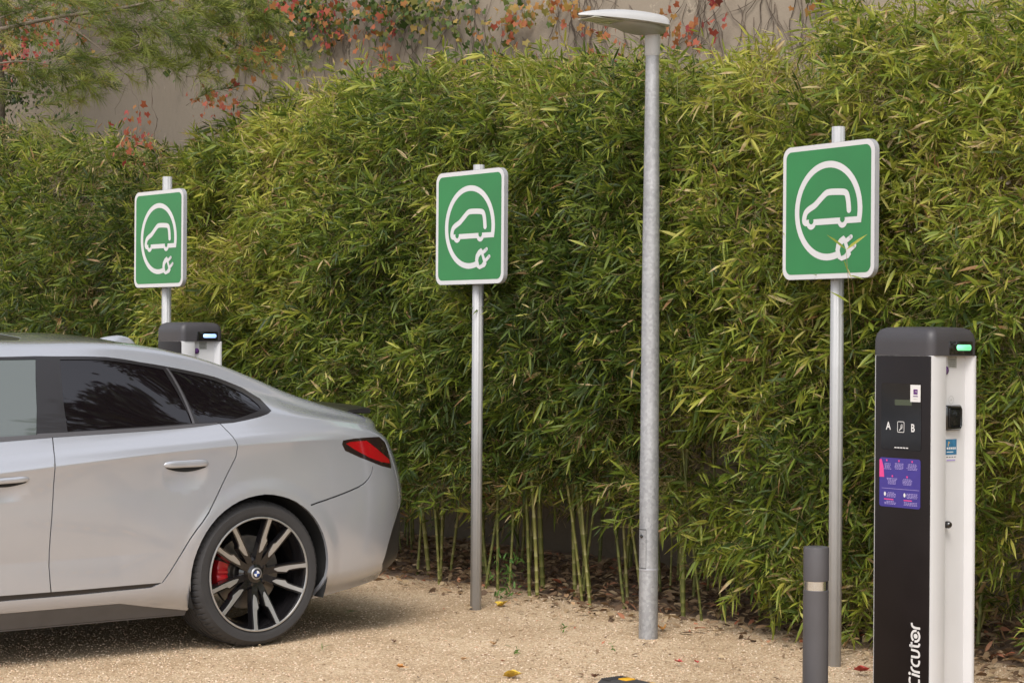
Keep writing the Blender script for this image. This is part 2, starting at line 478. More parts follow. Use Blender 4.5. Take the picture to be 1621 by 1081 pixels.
def hedge(s0, s1, nspray, coarse=1.0, tone=0.0, seed=1):
    g = np.random.default_rng(seed)
    s = s0 + (s1 - s0) * g.random(nspray)
    zt = top_z(s)
    zb = bottom_z(s, 0)
    z = zb + (zt - zb) * g.random(nspray) ** 0.88
    depth = g.random(nspray) ** 1.7 * 0.75                         # most leaves sit near the face
    P0 = np.stack([s * 1.9, z * 1.9, 0 * s + 3.3], 1)
    lump = vnoise(P0) * 0.6 + vnoise(P0 * 2.4) * 0.4
    face = 0.14 - 0.46 * lump - 0.16 * np.exp(-((z - 1.7) / 0.8) ** 2)
    # the very top rolls back
    tt = np.clip((z - (zt - 0.45)) / 0.45, 0, 1)
    face = face + 0.28 * tt ** 2
    face = face + 0.12 * np.clip((0.7 - z) / 0.5, 0, 1)
    # holes and thin places
    thin = vnoise(np.stack([s * 2.6, z * 3.4, depth * 0 + 8.1], 1))
    keep = (thin > 0.20 + 0.10 * (z < 0.9)) | (depth > 0.45)
    low = (z < 0.85)
    keep &= ~(low & (g.random(nspray) > 0.30 + 0.7 * (z - zb) / 0.6) & (s < on_wall(1060, 900, 0.0)[0]))
    gap = vnoise(np.stack([s * 3.0, z * 2.2, 0 * s + 20.4], 1))
    keep &= ~((z < 1.0) & (s > on_wall(1060, 900, 0.0)[0]) & (gap < 0.46) & (s < on_wall(1250, 900, 0.0)[0]) & (g.random(nspray) < 0.85))
    s, z, depth, face, lump = s[keep], z[keep], depth[keep], face[keep], lump[keep]
    n = len(s)
    z = z + 0.04 * g.normal(size=n)
    q = face + depth
    rd, rn = np.array(RD), np.array(RN)
    T = np.array(ROW0) + s[:, None] * rd + q[:, None] * rn + np.stack([0 * z, 0 * z, z], 1)
    # twig direction: out of the hedge, up and sideways
    a = g.normal(size=n) * 0.95; b = g.normal(size=n) * 0.75 + 0.12
    D = -rn[None] * (0.75 + 0.2 * g.random(n))[:, None] + rd[None] * a[:, None] + np.array([0, 0, 1.0]) * b[:, None]
    D /= np.linalg.norm(D, axis=1, keepdims=True)
    K = 9
    stem = 0.10 + 0.10 * g.random(n)
    # leaves
    k = np.arange(K)
    along = (0.35 + 0.65 * k / (K - 1))[None, :] * stem[:, None]
    LP = T[:, None, :] + D[:, None, :] * along[..., None]
    side = g.normal(size=(n, K, 3)); side -= (side * D[:, None]).sum(-1, keepdims=True) * D[:, None]
    side /= np.linalg.norm(side, axis=-1, keepdims=True)
    spread = (1.7 - 1.0 * k / (K - 1))[None, :, None] * (0.7 + 0.5 * g.random((n, K, 1)))
    LD = D[:, None] + side * spread + np.array([0, 0, -0.14])
    LD /= np.linalg.norm(LD, axis=-1, keepdims=True)
    L = (0.042 + 0.060 * g.random((n, K))) * coarse * (0.72 + 0.75 * g.random((n, 1)) ** 2)
    W = L * (0.105 + 0.07 * g.random((n, K)))
    tn = vnoise(np.stack([s * 1.1, z * 1.1, 0 * s + 5], 1)); tn2 = vnoise(np.stack([s * 4, z * 4, 0 * s + 9], 1))
    base = 0.30 + 0.55 * (tn - 0.5) + 0.36 * (tn2 - 0.5) + tone + 0.18 * np.clip((z - 1.0) / 1.8, 0, 1) + 0.16 * g.normal(size=n)  # tint rises with height: the light on the hedge top, put into leaf colour
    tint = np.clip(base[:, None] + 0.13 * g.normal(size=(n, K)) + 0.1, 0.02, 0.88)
    dry = g.random((n, K)) < (0.03 + 0.05 * (tn2 > 0.58) + 0.35 * (depth > 0.32))[:, None]
    tint = np.where(dry, 0.87 + 0.13 * g.random((n, K)), tint)
    V, F, m = leaves(LP.reshape(-1, 3), LD.reshape(-1, 3), L.ravel(), W.ravel(), droop=0.12)
    # twigs: three sided
    r = 0.0011
    c = np.cross(D, np.array([0.1, 0.2, 1.0])); c /= np.linalg.norm(c, axis=1, keepdims=True); e = np.cross(D, c)
    B0 = T - D * 0.10; B1 = T + D * stem[:, None]
    ring = lambda B, rr: [B + rr * (math.cos(q_) * c + math.sin(q_) * e) for q_ in (0, 2.09, 4.19)]
    TV = np.stack(ring(B0, r * 1.4) + ring(B1, r * 0.6), 1).reshape(-1, 3)
    fl = np.array([0, 1, 4, 3, 1, 2, 5, 4, 2, 0, 3, 5])
    TF = (fl[None] + 6 * np.arange(n)[:, None]).ravel()
    tv = np.repeat(tint.ravel(), 8).reshape(-1, 8)
    tip = (g.random(len(tv)) < 0.30)
    tv[tip, 7] = np.clip(tv[tip, 7] + 0.45, 0, 0.95); tv[tip, 4:7] += 0.10
    return V, F, tv.ravel(), TV, (TF, np.full(3 * n, 4))

def make_culm(parent, base, h, r, lean, seed):
    g = random.Random(seed)
    n = 8
    V = []; F = []; T = []
    z = 0.0; rings = []
    tone = g.random() * 0.45
    step = 0.035 + 0.02 * g.random()
    while z < h:
        rr = r * (1 - 0.55 * (z / h))
        rings += [(z, rr * 1.12, 0.75), (z + 0.006, rr * 0.98, 0.45), (z + step * 0.5, rr, 0), (z + step * 0.93, rr, -0.12)]
        z += step
        step = min(step * 1.22, 0.24)
    ph = g.random() * 6.28
    for zz, rr, t in rings:
        f = zz / h
        cx = lean[0] * zz + 0.05 * math.sin(ph + 2.4 * zz) * f
        cy = lean[1] * zz + 0.05 * math.cos(ph + 2.1 * zz) * f
        for k in range(n):
            a = 2 * math.pi * k / n
            V.append((cx + rr * math.cos(a), cy + rr * math.sin(a), zz)); T.append(tone + t * 0.6)
    for i in range(len(rings) - 1):
        for k in range(n):
            F.append((i * n + k, i * n + (k + 1) % n, (i + 1) * n + (k + 1) % n, (i + 1) * n + k))
    o = mesh_np('culm', V, F, M_CULM, parent, smooth=True, attr=T)
    o.location = base
    return o

def make_hedge(name, label, s0, s1, nspray, culms, tone, seed, extra=None):
    root = empty(name, row((s0 + s1) / 2, 0.3))
    inv = -root.location
    tag(root, label, 'hedge')
    Vs, tints, TVs, lo, si, tlo, tsi = [], [], [], [], [], [], []
    off = toff = 0
    for (a, b, cnt, coarse) in nspray:
        V, F, t, TV, TF = hedge(a, b, cnt, coarse, tone, seed); seed += 1
        Vs.append(V); tints.append(t); lo.append(F[0] + off); si.append(F[1]); off += len(V)
        TVs.append(TV); tlo.append(TF[0] + toff); tsi.append(TF[1]); toff += len(TV)
    f = mesh_np('foliage', np.concatenate(Vs) + np.array(inv), (np.concatenate(lo), np.concatenate(si)), M_BAMBOO, root, smooth=True, attr=np.concatenate(tints))
    tw = mesh_np('twigs', np.concatenate(TVs) + np.array(inv), (np.concatenate(tlo), np.concatenate(tsi)), M_TWIG, root)
    g = random.Random(seed)
    for (s, q, r, ln) in culms:
        h = max(float(top_z(s)) - 0.25, 1.0)
        P = row(s, q) + inv
        make_culm(root, P, h, r, ln, g.random())
    return root

culm_px = [(655, 925, .0), (668, 930, .011), (690, 930, .0), (700, 930, 0), (722, 925, 0), (735, 930, 0), (768, 930, 0), (785, 930, 0), (800, 925, 0), (822, 942, .006),
           (840, 955, .013), (858, 955, .009), (878, 955, .009), (895, 957, .010), (912, 962, .0), (922, 970, .012), (930, 955, 0), (952, 962, 0), (972, 962, .007), (988, 965, 0),
           (1003, 955, 0), (1050, 940, .008), (1091, 985, .010), (1122, 965, .006), (1135, 955, .005), (1197, 995, .008), (1230, 985, 0), (1250, 990, 0)]
g = random.Random(5)
culmsA = []
for px, py, r in culm_px:
    s = on_wall(px, py, 0.15)[0]
    q = 0.02 + 0.25 * g.random()
    culmsA.append((s, q, (r or 0.007) * 1.1 + 0.001 * g.random(), (g.uniform(-.13, .13), g.uniform(-.1, .1))))
for k in range(60):
    s = g.uniform(-1.2, 4.9)
    culmsA.append((s, g.uniform(0.25, 0.9), g.uniform(0.005, 0.012), (g.uniform(-.09, .09), g.uniform(-.08, .08))))
for k in range(10):
    culmsA.append((g.uniform(4.9, 9), g.uniform(0.1, 0.9), g.uniform(0.006, 0.012), (g.uniform(-.09, .09), g.uniform(-.08, .08))))
s_right = on_wall(1621, 600, 0)[0]
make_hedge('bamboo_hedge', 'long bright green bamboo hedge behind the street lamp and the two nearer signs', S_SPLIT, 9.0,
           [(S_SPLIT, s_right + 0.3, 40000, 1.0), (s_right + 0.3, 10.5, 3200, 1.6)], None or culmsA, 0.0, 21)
culmsB = [(g.uniform(-8.0, S_SPLIT), g.uniform(0.1, 0.8), g.uniform(0.006, 0.012), (g.uniform(-.08, .08), g.uniform(-.08, .08))) for k in range(26)]
make_hedge('bamboo_hedge', 'bamboo hedge section with shade in its leaf colour above the car roof, left of the gap in the hedge top', -8.0, S_SPLIT,
           [(-8.2, S_SPLIT, 15500, 1.05)], culmsB, -0.30, 61)  # lowered leaf tone puts this section's shade into the colour

# leaf litter along the foot of the hedge
def litter(n, m):
    s = -2.2 + 7.6 * rng.random(n); q = np.where(rng.random(n) < 0.86, 0.16 + rng.random(n) * 0.9, 0.22 - 0.50 * rng.random(n) ** 1.5)
    P = np.array(ROW0) + s[:, None] * np.array(RD) + q[:, None] * np.array(RN)
    z = 0.010 + 0.085 * np.clip((q - 0.08) / 0.45, 0, 1) + 0.02 * rng.random(n)
    P[:, 2] = z
    a = rng.random(n) * 6.28
    D = np.stack([np.cos(a), np.sin(a), 0.35 * rng.normal(size=n)], 1); D /= np.linalg.norm(D, axis=1, keepdims=True)
    N = np.stack([0.5 * rng.normal(size=n), 0.5 * rng.normal(size=n), np.ones(n)], 1)
    L = 0.025 + 0.06 * rng.random(n); W = L * (0.22 + 0.35 * rng.random(n))
    V, F, k = leaves(P, D, L, W, N, droop=0.12)
    return mesh_np('leaf_litter', V, F, m, attr=np.repeat(rng.random(n), 8), smooth=True)
M_LITTER = leaf_mat('dry_leaf', [(0, (0.10, 0.06, 0.035)), (0.3, (0.21, 0.13, 0.075)), (0.6, (0.34, 0.235, 0.13)), (0.84, (0.48, 0.36, 0.22)), (0.95, (0.40, 0.12, 0.06)), (1, (0.5, 0.36, 0.2))], 0.15, 0.7)
tag(litter(7500, M_LITTER), kind='stuff')

# small bits blown over the gravel
def bits(n, m):
    x, y = visible_ground(n, 7.9, 11.6)
    P = np.stack([x, y, 0 * x + 0.012], 1)
    q = (P - np.array(ROW0)) @ np.array(RN); P = P[(q < 0) & (rng.random(n) < np.exp(q / 0.9))]; n = len(P)
    a = rng.random(n) * 6.28
    D = np.stack([np.cos(a), np.sin(a), 0.2 * rng.normal(size=n)], 1); D /= np.linalg.norm(D, axis=1, keepdims=True)
    N = np.stack([0.3 * rng.normal(size=n), 0.3 * rng.normal(size=n), np.ones(n)], 1)
    L = 0.012 + 0.035 * rng.random(n) ** 2; W = L * (0.2 + 0.4 * rng.random(n))
    V, F, k = leaves(P, D, L, W, N, droop=0.1)
    return mesh_np('leaf_scraps', V, F, m, attr=np.repeat(rng.random(n), 8), smooth=True)
tag(bits(2600, M_LITTER), kind='stuff')

# ------------------------------------------------------------------ creeper on the wall
def lobed(P, D, N, L):
    """five-lobed leaves: base points, direction, normal, size"""
    n = len(P)
    S = np.cross(D, N); S /= np.linalg.norm(S, axis=1, keepdims=True)
    Nn = np.cross(S, D)
    out = [(0, 0)]
    for a, l in ((-118, .55), (-90, .52), (-62, .82), (-33, .62), (0, 1.0), (33, .62), (62, .82), (90, .52), (118, .55)):
        out.append((math.sin(math.radians(a)) * l, math.cos(math.radians(a)) * l))
    O = np.array(out)
    V = P[:, None] + (S[:, None] * O[None, :, :1] + D[:, None] * O[None, :, 1:]) * L[:, None, None]
    V += Nn[:, None] * (-0.22 * (O[None, :, :1] ** 2 + 0.4 * O[None, :, 1:] ** 2)) * L[:, None, None]
    m = len(O)
    fl = np.array([[0, i, i + 1] for i in range(1, m - 1)]).ravel()
    F = (fl[None] + m * np.arange(n)[:, None]).ravel()
    return V.reshape(-1, 3), (F, np.full(n * (m - 2), 3)), m
CREEP = [(0, (0.035, 0.06, 0.015)), (0.22, (0.09, 0.14, 0.03)), (0.38, (0.19, 0.20, 0.05)), (0.5, (0.38, 0.24, 0.06)), (0.62, (0.42, 0.17, 0.06)), (0.78, (0.40, 0.095, 0.055)), (0.9, (0.38, 0.055, 0.06)), (1, (0.20, 0.05, 0.035))]
M_CREEP = leaf_mat('creeper_leaf', CREEP, 0.35, 0.5)
M_VINE = mat('dry_vine', (0.10, 0.072, 0.052), 0.8, 0, noise=(15, 0.3))
def creeper(name, label, regions, stems, seed, Q=None):
    Q = WALLQ if Q is None else Q
    g = np.random.default_rng(seed); gr = random.Random(seed)
    root = empty(name, row(on_wall(regions[0][0], 50, Q)[0], Q - 0.02)); tag(root, label, 'climbing plant')
    inv = np.array(-root.location)
    P = []; T = []
    for (cx, cy, rx, ry, n, c0, c1) in regions:
        ncl = max(2, n // 7)
        for k in range(ncl):
            px = cx + gr.gauss(0, 0.55) * rx; py = cy + gr.gauss(0, 0.55) * ry
            ct = c0 + (c1 - c0) * gr.random()
            for j in range(7):
                s, z = on_wall(px + gr.gauss(0, 14), py + gr.gauss(0, 16), Q)
                if z > 4.45: continue
                P.append(row(s, Q - 0.03 - 0.14 * gr.random(), z)); T.append(min(1, max(0, ct + gr.gauss(0, 0.07))))
    P = np.array(P); n = len(P)
    N = -np.array(RN)[None] + 0.45 * g.normal(size=(n, 3)); N /= np.linalg.norm(N, axis=1, keepdims=True)
    D = np.stack([0.6 * g.normal(size=n), 0.6 * g.normal(size=n), -np.ones(n)], 1)
    D -= (D * N).sum(1, keepdims=True) * N; D /= np.linalg.norm(D, axis=1, keepdims=True)
    L = 0.020 + 0.030 * g.random(n)
    V, F, m = lobed(P, D, N, L)
    mesh_np('leaves', V + inv, F, M_CREEP, root, attr=np.repeat(T, m), smooth=True)
    mb = MB()
    for (px0, px1, py0, py1, cnt) in stems:
        for k in range(cnt):
            s, z = on_wall(gr.uniform(px0, px1), gr.uniform(py0, py1), Q)
            pts = []; a = gr.uniform(-0.4, 0.4)
            for j in range(gr.randint(8, 22)):
                if z > 4.45: break
                pts.append(row(s, Q - 0.006 - 0.014 * gr.random(), z) + Vector(inv))
                a += gr.gauss(0, 0.35); a *= 0.85
                s += 0.06 * math.sin(a); z -= 0.06 * math.cos(a) * (0.8)
            if len(pts) > 2: mb.tube(pts, [0.0026 * (1 - 0.6 * i / len(pts)) * gr.choice((0.6, 0.8, 1.3)) for i in range(len(pts))], 4)
    mb.build('stems', M_VINE, root, smooth=True)
    return root
creeper('wall_creeper', 'creeper with green, orange and red leaves hanging on the wall left of the street lamp',
        [(560, 50, 50, 45, 105, .5, .9), (620, 55, 40, 40, 60, .55, .95), (690, 30, 80, 40, 190, .0, .45), (800, 50, 60, 50, 84, .3, .8), (500, 30, 70, 45, 150, .0, .5), (540, 60, 60, 50, 80, .0, .4),
         (430, 90, 60, 60, 120, .25, .8), (350, 60, 70, 50, 110, .0, .5), (780, 92, 70, 16, 110, .0, .35), (230, 205, 10, 26, 21, .68, .85), (365, 165, 22, 24, 28, .62, .85), (60, 60, 60, 60, 70, .40, .95), (150, 20, 60, 40, 50, .5, .8), (640, 5, 140, 15, 260, .0, .5), (520, 20, 90, 25, 160, .0, .4), (860, 20, 40, 30, 60, .1, .6),
         (20, 130, 80, 60, 900, .0, .25), (-120, 80, 120, 90, 900, .0, .3), (60, 40, 80, 50, 300, .0, .35)],
        [(300, 860, -60, 60, 75)], 31)
creeper('wall_creeper', 'sparse bare creeper with few red leaves on the wall behind the lamp head',
        [(960, 60, 50, 30, 28, .2, .8), (1080, 45, 45, 35, 42, .62, .85), (1150, 30, 60, 30, 21, .7, 1.), (930, 30, 30, 30, 35, .5, .95), (1330, -10, 60, 12, 60, .2, .6)],
        [(860, 1010, -60, 40, 34), (1080, 1300, -60, 40, 40)], 37)

creeper('hanging_creeper', 'strands of red creeper leaves hanging in front of the pine branches and hedge gap',
        [(85, 62, 8, 18, 28, .72, .95), (30, 92, 14, 12, 28, .66, .9), (78, 82, 6, 10, 14, .8, .95), (232, 205, 8, 30, 28, .68, .85), (228, 232, 10, 10, 14, .68, .85), (436, 108, 16, 26, 35, .45, .75), (358, 158, 18, 16, 35, .62, .85),
         (60, 30, 50, 20, 35, .5, .8), (12, 65, 14, 20, 28, .35, .6), (395, 40, 40, 40, 56, .1, .55), (475, 15, 20, 16, 14, .7, .95), (300, 20, 60, 20, 35, .3, .7)],
        [(60, 110, -40, 0, 5), (215, 245, 20, 140, 4), (350, 450, -40, 20, 8), (0, 60, -30, 10, 6)], 41, 0.05)

# ------------------------------------------------------------------ pine
NEEDLE = [(0, (0.05, 0.075, 0.012)), (0.4, (0.13, 0.17, 0.025)), (0.8, (0.26, 0.29, 0.05)), (1, (0.38, 0.31, 0.10))]
M_NEEDLE = leaf_mat('pine_needle', NEEDLE, 0.35, 0.6)
M_BARK = mat('pine_bark', (0.17, 0.135, 0.10), 0.9, 0, noise=(18, 0.3), bump=(40, 0.6))
def pine():
    g = random.Random(17)
    base = row(-6.8, 0.9)
    root = empty('pine_tree', base)
    tag(root, 'pine tree whose long-needled branches hang over the hedge at upper left', 'tree')
    inv = -base
    mb = MB()
    tp = [base + Vector((0.10 * math.sin(z * 1.3), 0.08 * math.cos(z), z)) for z in (0, 1, 2, 3, 4, 5, 6, 7.5)]
    mb.tube([p + inv for p in tp], [0.16, .145, .135, .125, .115, .10, .08, .03], 14)
    mb.build('trunk', M_BARK, root, smooth=True)
    Z0 = 12.9
    br = [([(-420, 150), (-200, 90), (0, 47), (90, 28), (200, 12), (290, -8)], .019, 0.0),
          ([(-420, 60), (-150, -30), (60, -30), (250, -20), (420, 10), (470, 40)], .014, 0.25),
          ([(-420, 160), (-100, 120), (20, 98), (90, 103), (150, 92), (200, 80), (240, 60)], .008, -0.15),
          ([(90, 28), (150, 45), (200, 52), (300, 42), (360, 48)], .006, 0.1),
          ([(-20, 36), (60, 8), (120, -12)], .006, -0.1),
          ([(90, 28), (150, 70), (180, 100)], .004, -0.2),
          ([(200, 12), (240, 40), (262, 60), (268, 100)], .004, 0.0),
          ([(250, -20), (330, 30), (390, 80), (400, 120)], .005, 0.1),
          ([(-200, 90), (-60, 130), (60, 150), (120, 160)], .006, -0.1),
          ([(200, 80), (260, 70), (330, 55)], .004, 0.05)]
    tufts = []
    for pts, r, dz in br:
        P = [at(x, y, Z0 + dz + 0.12 * math.sin(x * .02)) for x, y in pts]
        # resample smooth
        Q = []
        for i in range(len(P) - 1):
            for k in range(6):
                f = k / 6
                p0 = P[max(i - 1, 0)]; p1 = P[i]; p2 = P[i + 1]; p3 = P[min(i + 2, len(P) - 1)]
                Q.append(0.5 * ((2 * p1) + (p2 - p0) * f + (2 * p0 - 5 * p1 + 4 * p2 - p3) * f * f + (3 * p1 - p0 - 3 * p2 + p3) * f ** 3))
        Q.append(P[-1])
        m = MB(); m.tube([q + inv for q in Q], [r * (1 - 0.6 * i / len(Q)) for i in range(len(Q))], 8)
        b = m.build('branch', M_BARK, root, smooth=True)
        tufts.append((b, Q))
    # needle tufts: hanging ends of side shoots
    spots = [(70, 120, 24), (110, 150, 26), (165, 90, 26), (185, 45, 24), (230, 75, 28), (250, 30, 28), (290, 60, 28), (235, 110, 14), (130, 180, 6), (320, 90, 26), (360, 40, 30), (400, 90, 26),
             (340, 10, 30), (430, 30, 24), (280, 100, 20), (400, 135, 8), (60, 70, 18), (20, 20, 26), (90, 5, 24), (150, 10, 24), (10, 140, 18),  (210, 5, 26), (130, 120, 22),
             (300, 10, 26), (180, 115, 12), (470, 70, 14), (440, 100, 12), (-60, 60, 30), (-140, 100, 30), (350, 130, 10), (400, 0, 26), (80, 185, 8)]
    NV = []; NF = []; NT = []; off = 0
    shoots = MB()
    for (x, y, cnt) in spots:
        for j in range(int(cnt * .52)):
            p = at(x + g.gauss(0, 22), y + g.gauss(0, 16), Z0 + g.uniform(-.35, .35))
            d = Vector((g.uniform(.1, 1), g.uniform(-.6, .6), g.uniform(-.6, .35))).normalized()
            q = p - d * 0.14 + Vector((0, 0, 0.02))
            shoots.tube([q - d * 0.05 + inv, q + inv, p + inv], [0.0022, .0018, .0012], 4)
            nn = 60
            tpos = np.array([g.random() ** 0.7 for _ in range(nn)])
            B = np.array(q)[None] + np.array(p - q)[None] * tpos[:, None]
            D = np.array(d)[None] * (0.9 + 0.2 * tpos[:, None]) + 0.55 * rng.normal(size=(nn, 3)) + np.array([0, 0, 0.1])
            D /= np.linalg.norm(D, axis=1, keepdims=True)
            L = 0.075 + 0.06 * rng.random(nn); w = 0.0012
            S = np.cross(D, rng.normal(size=(nn, 3))); S /= np.linalg.norm(S, axis=1, keepdims=True)
            E = B + D * L[:, None] + np.array([0, 0, -0.018])
            Mi = B + D * (L * 0.55)[:, None]
            V = np.stack([B - S * w, B + S * w, Mi - S * w, Mi + S * w, E], 1)
            f = np.array([0, 1, 3, 2, 2, 3, 4])
            NV.append(V.reshape(-1, 3)); NF.append((f[None] + 5 * np.arange(nn)[:, None] + off).ravel()); off += 5 * nn
            NT.append(np.repeat(np.clip(0.45 + 0.25 * g.gauss(0, 1) + 0.12 * rng.normal(size=nn), 0, 1), 5))
    V = np.concatenate(NV) + np.array(inv); F = np.concatenate(NF)
    shoots.build('side_shoots', M_BARK, root)
    # the crown above, out of the picture, added to shade the hedge and wall
    n = 16000
    P = np.stack([rng.normal(size=n) * 1.9 + 0.9, rng.normal(size=n) * 1.5 - 0.6, 4.9 + 3.2 * rng.random(n)], 1)
    kk = (vnoise(P * 1.3 + 5) > 0.42) & (P[:, 2] > 4.75); P = P[kk]; n = len(P)
    D = rng.normal(size=(n, 3)) * [1, 1, .5]; D /= np.linalg.norm(D, axis=1, keepdims=True)
    CV, CF, m_ = leaves(P, D, 0.16 + 0.1 * rng.random(n), 0.02 + 0.015 * rng.random(n))
    mesh_np('crown', CV, CF, M_NEEDLE, root, attr=np.repeat(rng.random(n) * .7, 8))
    mesh_np('needles', V, (F, np.tile([4, 3], off // 5)), M_NEEDLE, root, attr=np.concatenate(NT))
pine()

# ------------------------------------------------------------------ trees to the right, seen only mirrored in the car
M_TREELEAF = leaf_mat('tree_leaf', [(0, (0.012, 0.022, 0.008)), (0.6, (0.035, 0.06, 0.018)), (1, (0.07, 0.09, 0.03))], 0.1, 0.6)
def big_tree(x, y, h, r, label, seed):
    g = np.random.default_rng(seed); gr = random.Random(seed)
    root = empty('broad_tree', (x, y, 0)); tag(root, label, 'tree')
    t = MB(); t.tube([(0, 0, 0), (0.1, 0, h * .25), (0.0, .15, h * .5), (0.1, .1, h * .85)], [0.28, .22, .16, .05], 10)
    for k in range(9):
        a = gr.uniform(0, 6.28); z = h * gr.uniform(.25, .6)
        t.tube([(0, 0, z), (r * .4 * math.cos(a), r * .4 * math.sin(a), z + h * .1), (r * .85 * math.cos(a), r * .85 * math.sin(a), z + h * .18)], [.09, .06, .02], 6)
    t.build('trunk', M_BARK, root, smooth=True)
    n = 26000
    a = g.random(n) * 6.28; cz = g.random(n); rr = np.sqrt(g.random(n)) * r * np.sin(np.clip(cz * 2.9 + .2, 0, 3.1)) ** .7
    P = np.stack([rr * np.cos(a), rr * np.sin(a), h * (0.22 + 0.78 * cz)], 1)
    k = vnoise(P * 0.8 + 7) > 0.36; P = P[k]; n = len(P)
    P += 0.2 * g.normal(size=P.shape)
    D = g.normal(size=(n, 3)); D /= np.linalg.norm(D, axis=1, keepdims=True)
    V, F, m = leaves(P, D, 0.22 + 0.15 * g.random(n), 0.12 + 0.06 * g.random(n))
    mesh_np('crown', V, F, M_TREELEAF, root, attr=np.repeat(g.random(n), 8))
TREES = [(7.9, 8.3, 10.6, 3.6, 'tallest dark leafy tree beyond the right end of the wall', 3), (5.2, 13.6, 13.5, 4.0, 'dark leafy tree standing behind the middle of the wall', 4), (5.2, 1.2, 7.0, 2.3, 'small dark leafy tree standing nearest the camera on the right', 5)]
for T_ in TREES[:2]: big_tree(*T_)

# ------------------------------------------------------------------ signs
def stroke(pts, w, closed=False, cap=True):
    """flat ribbon polygon along a polyline"""
    P = [Vector((p[0], p[1])) for p in pts]; n = len(P)
    Lf, Rt = [], []
    for i in range(n):
        a = P[(i - 1) % n] if (closed or i > 0) else None
        b = P[(i + 1) % n] if (closed or i < n - 1) else None
        d1 = (P[i] - a).normalized() if a is not None else None
        d2 = (b - P[i]).normalized() if b is not None else None
        if d1 is None: d1 = d2
        if d2 is None: d2 = d1
        t = (d1 + d2).normalized(); nn = Vector((-t.y, t.x)); k = max(nn.dot(Vector((-d1.y, d1.x))), 0.5)
        Lf.append(P[i] + nn * (w / 2 / k)); Rt.append(P[i] - nn * (w / 2 / k))
    return Lf, Rt
def ribbon(mb, pts, w, y, m, closed=False, T=None):
    """adds a ribbon in the plane facing -y; pts (x,z)"""
    Lf, Rt = stroke(pts, w, closed); n = len(Lf)
    V = [(p.x, y, p.y) for p in Lf] + [(p.x, y, p.y) for p in Rt]
    F = [(i, (i + 1) % n, n + (i + 1) % n, n + i) for i in range(n if closed else n - 1)]
    F = [tuple(reversed(f)) for f in F]
    return mb.add(V, F, m, T)
def poly(mb, pts, y, m, T=None):
    return mb.add([(p[0], y, p[1]) for p in pts], [tuple(range(len(pts)))], m, T)
def disc(mb, cx, cz, r, y, m, n=20, T=None, rz=None):
    return poly(mb, [(cx + r * math.cos(2 * math.pi * k / n), cz + (rz or r) * math.sin(2 * math.pi * k / n)) for k in range(n)], y, m, T)
def smooth_pts(P, n=5):
    Q = []
    P = [Vector(p) for p in P]
    for i in range(len(P) - 1):
        p0 = P[max(i - 1, 0)]; p1 = P[i]; p2 = P[i + 1]; p3 = P[min(i + 2, len(P) - 1)]
        for k in range(n):
            f = k / n
            Q.append(0.5 * ((2 * p1) + (p2 - p0) * f + (2 * p0 - 5 * p1 + 4 * p2 - p3) * f * f + (3 * p1 - p0 - 3 * p2 + p3) * f ** 3))
    Q.append(P[-1])
    return [(q.x, q.y) for q in Q]

